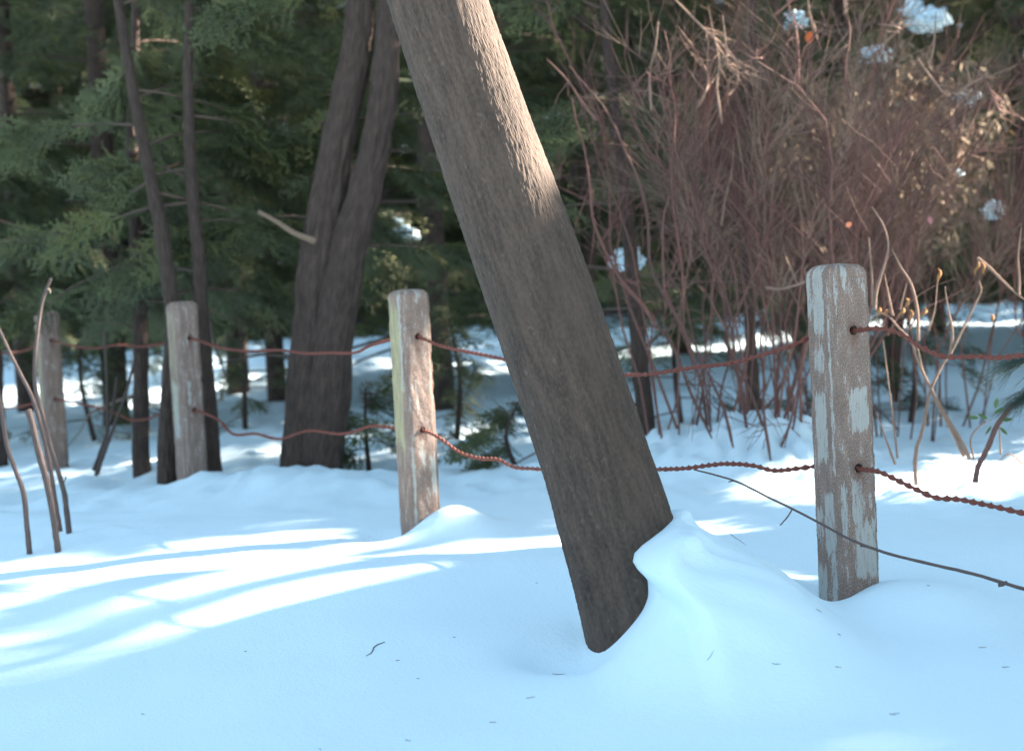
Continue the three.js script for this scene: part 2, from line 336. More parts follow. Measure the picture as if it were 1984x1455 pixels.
// ───────────────────────── twisted rusty fence wires
const rustMap = dataTex(256, 256, (u, v) => { const k = 0.8 + 0.3 * tile(u, v, 20, 20) + 0.2 * tile(u, v, 60, 60); return [0.225 * k, 0.066 * k, 0.047 * k]; });
rustMap.repeat.set(20, 4);
const rust = std(lin(1, 1, 1), { map: rustMap, roughness: 0.85, metalness: 0.1 });
function fenceDepth(px) { const k = px - W / 2, t = (648 - k) / (918 + k * fenceStep); return D4 * (1 + fenceStep * t); }
function ribbon(path) {
  const curve = new THREE.CatmullRomCurve3(path, false, 'centripetal'), L = curve.getLength(), n = Math.round(L / 0.0055);
  const pts = curve.getSpacedPoints(n), pos = [], uv = [], idx = [], prof = [[1, 0], [0.7, 0.8], [-0.7, 0.8], [-1, 0], [-0.7, -0.8], [0.7, -0.8]];
  let nrm = V(0, 1, 0);
  for (let i = 0; i <= n; i++) {
    const T = pts[Math.min(n, i + 1)].clone().sub(pts[Math.max(0, i - 1)]).normalize();
    nrm.addScaledVector(T, -nrm.dot(T)).normalize(); const bi = T.clone().cross(nrm);
    const s = i / n * L, a = s * 2 * Math.PI / 0.062 + 0.9 * n2(s * 3, path.length), ca = Math.cos(a), sa = Math.sin(a);
    const w = 0.0088 * (1 + 0.12 * n2(s * 25, 3)), th = 0.0030;
    prof.forEach(([p, q], k) => {
      const u = p * w * ca - q * th * sa, v = p * w * sa + q * th * ca;
      pos.push(pts[i].x + nrm.x * u + bi.x * v, pts[i].y + nrm.y * u + bi.y * v, pts[i].z + nrm.z * u + bi.z * v); uv.push(s, k / 6);
      if (i < n) { const b = i * 6 + k, c = i * 6 + (k + 1) % 6; idx.push(b, c, b + 6, c, c + 6, b + 6); }
    });
  }
  const g = new THREE.BufferGeometry();
  g.setAttribute('position', new THREE.Float32BufferAttribute(pos, 3)); g.setAttribute('uv', new THREE.Float32BufferAttribute(uv, 2)); g.setIndex(idx); g.computeVertexNormals(); return g;
}
function strand(label, holes, spans, end) {
  const g = thing('twisted_wire', label, 'fence wire', 'rusty wires of the fence', V(postSpots[0].c.x, h(postSpots[0].c.x, postSpots[0].c.z), postSpots[0].c.z));
  spans.forEach((pix, i) => {                                                   // span i ends in the near face of post i and runs towards post i + 1
    const pts = pix.map(([x, y]) => at(x, y, fenceDepth(x)));
    const back = (k) => holes[k].clone().addScaledVector(postSpots[k].n, -POST_W * 0.98);
    if (i === 0) { pts.push(holes[0].clone(), back(0)); const e = end.clone().addScaledVector(nearPost.n, -POST_W * 0.98); pts.unshift(end.clone(), e, e.clone().lerp(pts[0], 0.5).add(V(0, -0.03, 0))); }                          // from out of frame into the painted post
    else { pts.push(back(i - 1)); pts.unshift(holes[i] ?? pts[0].clone().addScaledVector(fdir, -0.3)); if (holes[i]) pts.unshift(back(i)); }
    mesh('wire_span', localTo(g, ribbon(pts)), rust, g);
  });
}
strand('upper rusty twisted ribbon wire threaded through the fence posts', postSpots.map((p) => p.u), [
  [[2160, 672], [2060, 694], [1984, 688], [1940, 692], [1890, 690], [1830, 690], [1785, 672], [1745, 646], [1705, 636]],
  [[850, 668], [900, 680], [960, 692], [1040, 712], [1120, 724], [1200, 726], [1260, 724], [1340, 712], [1420, 702], [1500, 680], [1555, 660]],
  [[395, 663], [420, 672], [480, 680], [540, 678], [590, 684], [640, 683], [690, 682], [715, 670], [745, 661]],
  [[140, 670], [185, 674], [225, 668], [270, 671], [326, 663]],
  [[-120, 676], [-40, 682], [20, 684], [55, 676], [80, 664]]], nearPost.u);
strand('lower rusty twisted ribbon wire sagging near the snow between posts', postSpots.map((p) => p.l), [
  [[2160, 1040], [2060, 1012], [1984, 994], [1900, 975], [1850, 966], [1815, 964], [1760, 940], [1705, 914]],
  [[850, 847], [891, 876], [932, 888], [965, 890], [994, 904], [1040, 908], [1110, 912], [1190, 912], [1269, 909], [1325, 907], [1406, 898], [1462, 902], [1498, 911], [1549, 907]],
  [[402, 803], [425, 815], [450, 840], [495, 840], [540, 850], [598, 834], [656, 840], [685, 836], [718, 825], [748, 827]],
  [[136, 778], [206, 794], [231, 803], [252, 813], [285, 811], [305, 803], [330, 798]],
  [[-120, 788], [-40, 792], [20, 790], [70, 780]]], nearPost.l);

// ───────────────────────── sticks and saplings
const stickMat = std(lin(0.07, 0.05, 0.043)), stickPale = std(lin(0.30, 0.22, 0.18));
const woodMap = dataTex(256, 512, (u, v) => { const k = 0.85 + 0.25 * tile(u, v, 14, 5) + 0.2 * tile(u, v, 40, 20); return [0.125 * k, 0.090 * k, 0.084 * k]; });
woodMap.repeat.set(1 / 0.1, 1 / 0.3);
const saplingMat = std(lin(1, 1, 1), { map: woodMap });
function traced(parent, name, pix, d, r0, r1, mat, sides = 7, ends = null) {      // pix: photo pixels along one stem
  const n = Math.max(10, pix.length * 5), dd = (k) => Array.isArray(d) ? lerp(d[0], d[1], k / (pix.length - 1)) : d;
  return mesh(name, localTo(parent, tube(smooth(pix.map(([x, y], k) => at(x, y, dd(k))), n), taper(n, r0, r1), sides, 0.12, pix[0][0])), mat, parent);
}
const SAP = 6.35;
{
  const s1 = thing('bare_sapling', 'bare kinked sapling stem with a broken stub, shortest of the trio in the snow', 'sapling', null, at(108, 1043, SAP));
  traced(s1, 'stem', [[112, 1075], [108, 1043], [102, 1000], [88, 930], [72, 870], [58, 810], [52, 794]], SAP, 0.0135, 0.0145, saplingMat);
  const s2 = thing('bare_sapling', 'tall curved bare sapling with a pale sunlit tip', 'sapling', null, at(130, 1010, SAP + 0.3));
  const st = traced(s2, 'stem', [[134, 1040], [130, 1010], [124, 960], [112, 915], [96, 865], [80, 800], [68, 755], [66, 700], [72, 640], [82, 580], [98, 538]], SAP + 0.3, 0.013, 0.006, saplingMat);
  traced(s2, 'side_twig', [[118, 938], [124, 932], [127, 922]], SAP + 0.3, 0.004, 0.002, saplingMat, 5);
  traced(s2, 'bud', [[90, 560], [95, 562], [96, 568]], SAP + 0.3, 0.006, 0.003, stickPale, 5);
  const s3 = thing('bare_sapling', 'bare sapling stem bent sharply at a knee beside its neighbours', 'sapling', null, at(55, 1062, SAP));
  traced(s3, 'stem', [[58, 1090], [55, 1062], [50, 1010], [44, 955], [28, 910], [14, 870], [2, 800], [-12, 720]], SAP, 0.0125, 0.008, saplingMat);
  const s4 = thing('bare_sapling', 'thin bare sapling slanting across the trio of stems', 'sapling', null, groundAt(112, 1012) ?? at(112, 1012, SAP + 0.3));
  traced(s4, 'stem', [[116, 1030], [108, 985], [96, 905], [80, 835], [60, 768], [40, 728], [20, 688], [0, 645], [-20, 600]], SAP + 0.15, 0.0105, 0.006, saplingMat);
  for (const [pix, dd] of [[[[184, 922], [200, 880], [222, 820], [240, 772], [262, 690]], 8.7], [[[188, 918], [198, 880], [206, 840], [206, 760], [202, 640]], 8.8], [[[180, 912], [196, 868], [216, 800], [226, 730]], 8.9]]) {
    const c = thing('dark_stick', 'thin dark stick of the crossed bundle behind the far fence post', 'stick', 'crossed dark sticks in the snow', at(...pix[0], dd));
    traced(c, 'stem', pix, dd, 0.011, 0.008, stickMat);
  }
  const tw = thing('arching_twig', 'long thin bare twig arching down in front of the painted concrete post', 'twig', null, at(1984, 1140, 4.05));
  traced(tw, 'stem', [[2640, 1400], [2480, 1300], [2300, 1230], [2150, 1182], [1984, 1141], [1890, 1113], [1800, 1092], [1720, 1072], [1650, 1046], [1590, 1014], [1536, 986], [1490, 964], [1430, 934], [1385, 920], [1345, 910]], [3.75, 4.35], 0.0056, 0.0022, saplingMat, 8);
  traced(tw, 'side_twig', [[1536, 986], [1526, 1002], [1512, 1018]], 4.22, 0.0024, 0.0018, saplingMat, 5);
  traced(tw, 'side_twig', [[1432, 935], [1420, 932], [1412, 934]], 4.28, 0.0022, 0.0016, saplingMat, 5);
  traced(tw, 'bud', [[1668, 1056], [1674, 1057], [1684, 1060]], 4.13, 0.0055, 0.004, saplingMat, 6);
  traced(tw, 'bud', [[1936, 1134], [1946, 1132], [1952, 1126]], 4.02, 0.006, 0.003, saplingMat, 6);
}

// ───────────────────────── conifers
function sprayGeo(seed, L, pairs, wdt) {          // an uneven, slightly drooping hemlock spray along +x
  const rnd = rng(seed), P = [], quad = (ax, ay, az, bx, by, bz, w) => {
    const dx = bx - ax, dz = bz - az, l = Math.hypot(dx, dz) || 1, nx = -dz / l * w, nz = dx / l * w, mx = lerp(ax, bx, 0.4), my = lerp(ay, by, 0.4) + w * 0.5, mz = lerp(az, bz, 0.4);
    P.push(ax, ay, az, mx + nx, my, mz + nz, bx, by, bz, ax, ay, az, bx, by, bz, mx - nx, my, mz - nz);
  };
  const bendY = (t) => -L * 0.22 * t * t, bendZ = (t) => L * 0.10 * Math.sin(t * 2.2 + seed);
  for (let k = 0; k < 3; k++) quad(L * k / 3, bendY(k / 3), bendZ(k / 3), L * (k + 1) / 3, bendY((k + 1) / 3), bendZ((k + 1) / 3), wdt * 0.45);
  for (let i = 0; i < pairs; i++) for (const s of [-1, 1]) {
    if (rnd() < 0.12) continue;
    const t = (i + rnd()) / pairs, x = L * t, y = bendY(t), z = bendZ(t), l = L * 0.42 * Math.pow(1 - t, 0.5) * (0.35 + 0.9 * rnd()) + 0.02, an = 0.55 + 0.6 * rnd(), tilt = (rnd() - 0.65) * 0.8;
    const bx = x + l * Math.cos(an), bz = z + s * l * Math.sin(an), by = y + l * tilt;
    quad(x, y, z, bx, by, bz, wdt * 0.55);
    const m = 3 + Math.floor(l / 0.03);
    for (let k = 0; k < m; k++) { const q = k % 2 ? 1 : -1, tt = (k + 0.3 + 0.5 * rnd()) / m, cx = lerp(x, bx, tt), cy = lerp(y, by, tt), cz = lerp(z, bz, tt), ll = (0.018 + 0.03 * rnd()) * (L / 0.4), a2 = s * an + q * (0.6 + 0.5 * rnd()); quad(cx, cy, cz, cx + ll * Math.cos(a2), cy + ll * (rnd() - 0.6), cz + ll * Math.sin(a2), wdt * 0.5); }
  }
  const g = new THREE.BufferGeometry(); g.setAttribute('position', new THREE.Float32BufferAttribute(P, 3)); g.computeVertexNormals(); return g;
}
const sprays = [sprayGeo(1, 0.36, 9, 0.011), sprayGeo(2, 0.30, 8, 0.012), sprayGeo(3, 0.40, 10, 0.011), sprayGeo(6, 0.26, 7, 0.013)];
const denseSpray = sprayGeo(4, 0.30, 8, 0.042);
const needle = std(lin(1, 1, 1), { roughness: 0.75, side: THREE.DoubleSide });
const needleTones = [lin(0.078, 0.094, 0.039), lin(0.092, 0.107, 0.041), lin(0.068, 0.079, 0.038), lin(0.14, 0.14, 0.047)];
const trunkMap = dataTex(256, 512, (u, v) => { const k = 0.8 + 0.35 * tile(u, v, 24, 6) + 0.2 * tile(u, v, 50, 30); return [0.092 * k, 0.060 * k, 0.048 * k]; });
trunkMap.repeat.set(1 / 0.5, 1 / 0.8);
const trunkMat = std(lin(1, 1, 1), { map: trunkMap, bumpMap: barkGrain, bumpScale: 0.006 }), limbMat = std(lin(0.12, 0.08, 0.062));
const hue = new THREE.Color();
function crownMesh(parent, places, geo, rnd, name = 'crown') {
  const im = new THREE.InstancedMesh(geo, needle, places.length); im.name = name; im.castShadow = im.receiveShadow = true; im.userData.kind = 'stuff';
  places.forEach((m, i) => { im.setMatrixAt(i, m); hue.copy(needleTones[Math.floor(rnd() * 3.25)]).multiplyScalar(0.75 + 0.5 * rnd()); im.setColorAt(i, hue); });
  parent.add(im); return im;
}
const QX = V(1, 0, 0);
function sprayMatrix(p, dir, roll, s) { const q = new THREE.Quaternion().setFromUnitVectors(QX, dir); q.multiply(new THREE.Quaternion().setFromAxisAngle(QX, roll)); return new THREE.Matrix4().compose(p, q, V(s, s, s)); }
// o: trunk path(s), limb zone, reach
function conifer(name, label, group, foot, o, seed) {
  const rnd = rng(seed), g = thing(name, label, 'tree', group, foot), axis = o.axis ?? [V(0, -0.1, 0), V((rnd() - 0.5) * 0.2, o.height * 0.5, (rnd() - 0.5) * 0.2), V(0, o.height, 0)];
  const curve = new THREE.CatmullRomCurve3(axis, false, 'centripetal'), n = o.sides === 18 ? 140 : 24;
  mesh('trunk', tube(curve.getPoints(n), taper(n, o.r, o.r * 0.3, 0.9), o.sides === 18 ? 56 : o.sides ?? 12, 0.10, seed, true, o.sides === 18 ? 0.13 : 0.04), trunkMat, g);
  const limbs = [], places = [], yTop = axis[axis.length - 1].y;
  for (let i = 0; i < o.limbs; i++) {
    const t = lerp(o.from, 1, Math.pow((i + rnd()) / o.limbs, o.bias ?? 1)), p = curve.getPoint(t), fall = Math.pow(1 - t * 0.93, 0.75), L = o.reach * fall * (0.65 + 0.5 * rnd());
    const az = o.az ? o.az(rnd) : rnd() * 2 * Math.PI, el = lerp(-0.12, 0.35, t) + (rnd() - 0.5) * (o.elv ?? 0.25);
    const d = V(Math.cos(az) * Math.cos(el), Math.sin(el), Math.sin(az) * Math.cos(el)), pts = [];
    for (let k = 0; k <= 4; k++) pts.push(p.clone().addScaledVector(d, L * k / 4).add(V((rnd() - 0.5) * 0.05 * k, -(o.droop ?? 0.09) * L * (k / 4) ** 2, (rnd() - 0.5) * 0.05 * k)));
    if (o.keepSpray && !(o.keepSpray(pts[4].clone().add(foot)) && o.keepSpray(pts[2].clone().add(foot)))) { if (rnd() < 0.85) continue; }
    limbs.push(tube(pts, taper(4, Math.min(o.r * 0.25, 0.006 + L * 0.005), 0.002), 4));
    for (let k = 0; k < o.sprays; k++) {
      const f = 0.15 + 0.85 * Math.sqrt(rnd()), s = f * 4, a = Math.min(3, Math.floor(s)), q = pts[a].clone().lerp(pts[a + 1], s - a), side = rnd() < 0.5 ? -1 : 1;
      const an = az + side * (0.25 + 0.9 * rnd()) * (1 - 0.5 * f), dir = V(Math.cos(an), -0.18 - 0.4 * rnd(), Math.sin(an)).normalize();
      if (o.keepSpray && !o.keepSpray(q.clone().add(foot).addScaledVector(dir, 0.36 * o.scale))) continue;
      places.push(sprayMatrix(q.add(V(0, (rnd() - 0.5) * 0.06, 0)), dir, (rnd() - 0.5) * 0.9, o.scale * (0.7 + 0.6 * rnd())));
    }
  }
  if (limbs.length) mesh('branchwork', mergeGeometries(limbs), limbMat, g).userData.kind = 'stuff';
  for (let k = 0; k < 4; k++) { const part = places.filter((_, i) => i % 4 === k); if (part.length) crownMesh(g, part, o.geo ?? sprays[k], rnd); }
  g.userData.places = undefined; delete g.userData.places;
  return g;
}
const rel = (foot, pix, d) => pix.map(([x, y]) => at(x, y, d).sub(foot));
function farSpot(px, d) { const p = at(px, 900, d); p.y = h(p.x, p.z); return p; }

// trunks that stand behind the fence, traced from the photograph
function trunkTree(label, px, py, d, pix, r, o, seed, name = 'hemlock_tree') {
  const foot = at(px, py, d); foot.y = Math.min(foot.y, h(foot.x, foot.z));
  const axis = rel(foot, pix, d); axis.unshift(V(axis[0].x, Math.min(-0.08, axis[0].y - 0.1), axis[0].z));
  return conifer(name, label, 'evergreens just behind the fence', foot, { axis, r, sides: 18, from: 0.2, limbs: 20, reach: 1.5, sprays: 30, scale: 0.85, elv: 0.9, droop: 0.25, az: (q) => q() < 0.8 ? Math.PI * 1.12 + Math.PI * 0.76 * q() : (q() < 0.5 ? 0.3 : 2.84) + (q() - 0.5) * 0.5, ...o }, seed);
}
const aboveLine = (py, lo = -1e9, hi = 1e9) => (p) => { const [x, y] = project(p); return y < py + 40 * n2(x * 0.012, 5) + 50 * n2(x * 0.035, 1) && p.z < -8.6; };
trunkTree('thick dark evergreen trunk that splits into two stems low down', 590, 905, 8.9, [[590, 905], [600, 760], [610, 620], [622, 480], [640, 360], [665, 220], [690, 90], [700, -60], [705, -500], [700, -1000], [695, -1600]], 0.165, { keepSpray: aboveLine(640), limbs: 46, sprays: 34, az: (q) => q() < 0.62 ? Math.PI * 1.1 + Math.PI * 0.8 * q() : 2 * Math.PI * q() }, 101);
{
  const foot = at(622, 900, 8.86), g = scene.children.find((c) => c.userData.label?.startsWith('thick dark evergreen'));
  const pix = [[618, 905], [634, 780], [648, 640], [668, 520], [692, 420], [716, 330], [738, 220], [752, 60], [765, -200], [780, -700], [790, -1300]];
  const pts = smooth(rel(g.position.clone(), pix, 8.84), 140);
  mesh('second_stem', tube(pts, taper(140, 0.14, 0.05), 56, 0.1, 7, true, 0.13), trunkMat, g);
  mesh('broken_limb', tube(smooth(rel(g.position.clone(), [[612, 468], [594, 461], [570, 452], [540, 432], [500, 410]], 8.8), 8), taper(8, 0.022, 0.012), 8, 0.15, 3), std(lin(0.22, 0.15, 0.105)), g);
}
trunkTree('slender evergreen trunk slanting left above the grey fence post', 322, 912, 8.75, [[322, 912], [328, 760], [334, 640], [330, 570], [312, 450], [292, 350], [266, 225], [242, 90], [222, -40], [180, -400], [120, -1000]], 0.062, { keepSpray: aboveLine(650), limbs: 24 }, 102);
trunkTree('upright evergreen trunk close behind the grey fence post', 412, 918, 8.8, [[412, 918], [402, 780], [392, 640], [384, 500], [370, 350], [364, 180], [366, 40], [370, -200], [375, -900]], 0.06, { keepSpray: aboveLine(650), limbs: 26 }, 103);
trunkTree('short straight evergreen trunk between the two far fence posts', 272, 888, 9.6, [[272, 888], [272, 740], [270, 600], [262, 440], [255, 250], [262, 40], [270, -600], [280, -1200]], 0.062, { keepSpray: aboveLine(640), limbs: 26 }, 104);
trunkTree('dark evergreen trunk rising right behind the leaning tree', 1258, 872, 8.7, [[1258, 872], [1246, 760], [1236, 650], [1226, 540], [1215, 400], [1190, 200], [1170, 0], [1140, -500], [1130, -1200]], 0.062, { keepSpray: aboveLine(540), limbs: 22, sprays: 16 }, 105);
trunkTree('evergreen trunk half seen beyond the knee-bent sapling', -8, 868, 11.6, [[-8, 868], [-10, 760], [-16, 600], [-24, 400], [-30, 150], [-35, -200], [-40, -900]], 0.085, { keepSpray: aboveLine(660), limbs: 30 }, 106);
trunkTree('thin evergreen trunk standing amid the bare shrub stems', 1468, 850, 9.2, [[1468, 850], [1460, 740], [1452, 600], [1446, 420], [1452, 200], [1460, 0], [1462, -600], [1462, -1100]], 0.045, { keepSpray: aboveLine(420), limbs: 12, sprays: 12 }, 107);

// small low evergreens
for (const [px, py, d, hh, reach, label, seed] of [
  [715, 890, 9.0, 0.5, 0.30, 'small dark evergreen seedling by the thick split trunk', 201],
  [1010, 905, 8.6, 0.35, 0.30, 'low dark evergreen tuft showing left of the leaning trunk', 202],
  [880, 845, 10.5, 0.9, 0.55, 'young evergreen with drooping fronds over the blue snow', 203],
  [470, 770, 12.5, 1.3, 0.8, 'young evergreen standing between the slender and the split trunks', 204],
  [1320, 800, 11.0, 1.1, 0.9, 'low evergreen spreading behind the bare shrub stems', 205],
  [1760, 770, 10.5, 0.8, 0.8, 'low evergreen on the open snow behind the painted post', 206],
  [180, 770, 13, 1.2, 0.8, 'young evergreen on the snow behind the mossy fence post', 207],
  [1600, 760, 11.5, 1.2, 0.8, 'young evergreen behind the painted concrete post', 208]]) {
  const p = at(px, py, d); p.y = h(p.x, p.z);
  conifer('young_hemlock', label, 'young evergreens in the snow', p, { height: hh, r: 0.014 + hh * 0.01, from: 0.12, limbs: Math.round(6 + hh * 8), reach, sprays: 8, scale: 0.5 + hh * 0.15, droop: 0.25, sides: 8 }, seed);
}

// evergreens farther back
{
  const rnd = rng(77), G = 'evergreens of the wood behind the clearing';
  const clear = (lim) => (p) => { const [x, y] = project(p); return y < lim - 0.042 * (x - 992) + 35 * n2(x * 0.02, p.z) + 18 * n2(x * 0.06, p.z); };
  const mid = [[-150, 14], [60, 16], [230, 14.5], [470, 17], [545, 15], [790, 16.5], [860, 13.5], [1020, 17], [1150, 15], [1330, 17.5], [1560, 19], [1660, 17], [1830, 18.5], [2010, 16], [2120, 15.5]];
  const where = ['beyond the half-seen trunk', 'behind the mossy fence post and saplings', 'behind the short straight trunk', 'behind the paired slender trunks', 'close left of the split trunk', 'behind the streaked fence post', 'carrying the snow lump beside the leaning trunk', 'hidden behind the leaning trunk', 'behind the dark trunk at the thicket edge', 'behind the upright-stemmed shrub', 'behind the middle of the thicket', 'behind the painted post', 'behind the tan leafy bush', 'at the thicket end over the open snow', 'beyond the pine sapling'];
  mid.forEach(([px, d], i) => conifer('background_hemlock', 'tall evergreen ' + where[i], G, farSpot(px, d), { height: 8 + 3 * rnd(), r: 0.09 + 0.05 * rnd(), from: 0.04, limbs: 60, reach: 2.3, sprays: 22, scale: 1.15, bias: 1.15, keepSpray: clear(i % 3 ? 635 : 675) }, 300 + i));
  for (let i = 0; i < 0; i++) conifer('background_hemlock', 'tall evergreen standing in the dim wood behind the clearing', G, farSpot(-420 + i * 420 + 90 * rnd(), 20 + 6 * rnd()), { height: 10 + 3 * rnd(), r: 0.13, from: 0.08, limbs: 70, reach: 3.0, sprays: 20, scale: 1.7, bias: 1.1, sides: 10, keepSpray: clear(590) }, 600 + i);
  for (let i = 0; i < 34; i++) {
    const row = i % 2, px = -500 + (i + 0.5 * rnd()) * 90, d = (row ? 33 : 26) + 6 * rnd();
    conifer('background_hemlock', 'tall evergreen standing in the dim wood behind the clearing', G, farSpot(px, d), { height: 11 + 4 * rnd(), r: 0.16, from: 0.01, limbs: 80, reach: 3.4, sprays: 14, scale: 2.3, bias: 1.2, sides: 8 }, 400 + i);
  }
  for (let i = 0; i < 16; i++) conifer('background_hemlock', 'tall evergreen standing in the dim wood behind the clearing', G, farSpot(-600 + i * 200 + 60 * rnd(), 44 + 6 * rnd()), { height: 16, r: 0.2, from: 0.01, limbs: 80, reach: 4.6, sprays: 12, scale: 3.2, sides: 7, geo: denseSpray }, 500 + i);
}

// ───────────────────────── where sunlight reaches the snow (crowns of the unseen evergreens off to the right are shaped to leave these gaps)
const z8 = (a) => a.map(([x, y]) => [x / 1.984, 880 + y / 1.984]);
const lit = [
  z8([[1070, 258], [1135, 298], [1118, 345], [900, 352], [650, 385], [400, 450], [150, 525], [0, 565], [-500, 740], [-500, 640], [0, 490], [200, 440], [450, 362], [700, 296], [900, 268]]),
  z8([[1530, 335], [1535, 356], [1300, 380], [1000, 428], [600, 540], [200, 648], [-500, 865], [-500, 830], [200, 622], [600, 498], [900, 412], [1150, 357], [1330, 346]]),
  z8([[1180, 412], [1060, 418], [850, 466], [600, 540], [300, 648], [-500, 928], [-500, 955], [300, 672], [600, 572], [900, 494], [1190, 438]]),
  z8([[1580, 436], [1480, 434], [1100, 512], [800, 566], [400, 706], [-500, 1030], [-500, 1080], [400, 752], [800, 636], [1200, 536], [1480, 470]]),
  z8([[1220, 192], [1460, 200], [1380, 212], [1240, 206]]),
  [[925, 1024], [1080, 996], [1090, 1022], [940, 1040]],
  [[1296, 992], [1365, 996], [1580, 980], [1712, 980], [2400, 950], [2400, 860], [1984, 885], [1900, 885], [1740, 892], [1715, 930], [1690, 950], [1580, 950], [1500, 925], [1420, 920], [1400, 935], [1310, 955]],
  [[1430, 1096], [1480, 1090], [1525, 1110], [1495, 1130], [1445, 1116]],
  [[1810, 1168], [1870, 1166], [1860, 1182], [1830, 1184]], [[1890, 1218], [1950, 1218], [1940, 1228], [1900, 1230]],
  [[1300, 1336], [1240, 1342], [1050, 1402], [1070, 1424], [1250, 1370]], [[1600, 1364], [1540, 1372], [1370, 1422], [1390, 1440], [1560, 1398]], [[1560, 1500], [1650, 1430], [1740, 1424], [1740, 1500]],
  [[-60, 700], [70, 688], [70, 722], [-60, 735]], [[420, 822], [545, 818], [545, 840], [425, 842]], [[430, 882], [545, 866], [545, 886], [440, 900]], [[640, 878], [700, 872], [700, 892], [645, 898]],
  [[190, 893], [310, 883], [325, 906], [200, 914]], [[840, 822], [900, 828], [900, 852], [840, 848]], [[130, 686], [195, 682], [195, 702], [130, 704]], [[0, 945], [90, 930], [90, 940], [0, 952]], [[230, 845], [255, 838], [260, 850], [230, 860]],
];
function inPoly(pl, x, y) { let c = false; for (let i = 0, j = pl.length - 1; i < pl.length; j = i++) { const [a, b] = pl[i], [d, e] = pl[j]; if ((b > y) !== (e > y) && x < (d - a) * (y - b) / (e - b) + a) c = !c; } return c; }
const litPx = (x, y) => lit.some((pl) => inPoly(pl, x, y));
// volumes above the snow that the sun reaches: a stretch of the leaning trunk, parts of the brush, a few tips
const litBalls = [];
const litTrunkY = treeAxis.findIndex((q) => q.p.y > 1.1), yLit = at(1085, 385, TREE_D).y;
function hitsLitTrunk(p) {                                // does the sun ray through p touch the sunlit stretch of the leaning trunk?
  let t = 5; const q = V(), c = V();
  for (let k = 0; k < 4; k++) {
    q.copy(p).addScaledVector(sunDir, -t);
    let i = 1; while (i < treeAxis.length - 1 && treeAxis[i].p.y < q.y) i++;
    const A = treeAxis[i - 1].p, Bp = treeAxis[i].p; c.copy(A).lerp(Bp, (q.y - A.y) / (Bp.y - A.y));
    t += ((q.x - c.x) * sunDir.x + (q.z - c.z) * sunDir.z) / (sunDir.x ** 2 + sunDir.z ** 2);
  }
  return t > 0.5 && q.y > yLit && q.y < 4.6 && (q.x - c.x) ** 2 + (q.z - c.z) ** 2 < 0.27 ** 2;
}
for (const [x, y, d, r] of [[1262, 120, 7.5, 0.14], [1320, 180, 7.5, 0.16], [1420, 60, 7.5, 0.26], [1540, 60, 7.6, 0.2], [1700, 230, 11.5, 0.35], [1780, 300, 11.5, 0.4], [1690, 140, 7.4, 0.15], [1840, 200, 7.2, 0.2], [1760, 560, 6.6, 0.2], [1850, 600, 6.6, 0.22], [1730, 700, 6.6, 0.12], [98, 560, 6.65, 0.10], [520, 430, 8.8, 0.12], [1540, 545, 7.0, 0.10], [370, 60, 8.8, 0.14], [250, 130, 8.75, 0.10], [1940, 520, 6.6, 0.12], [780, 450, 12, 0.3], [700, 120, 8.8, 0.1], [60, 520, 10.5, 0.2]]) litBalls.push([at(x, y, d), r]);
const stepBack = V();
function blocksSun(p) {                                 // would something at p shade a place the sun reaches?
  let L = p.y / sunDir.y; stepBack.copy(p).addScaledVector(sunDir, -L);
  for (let k = 0; k < 2; k++) { L += (stepBack.y - h(stepBack.x, stepBack.z)) / sunDir.y; stepBack.copy(p).addScaledVector(sunDir, -L); }
  if (stepBack.z < -1) { const [x, y] = project(stepBack); if (x > -300 && x < 2400 && litPx(x, y)) return true; }
  if (hitsLitTrunk(p)) return true;
  for (const [c, r] of litBalls) { const q = p.clone().sub(c), t = q.dot(sunDir); if (t > 0.3 && q.addScaledVector(sunDir, -t).lengthSq() < r * r) return true; }
  return false;
}
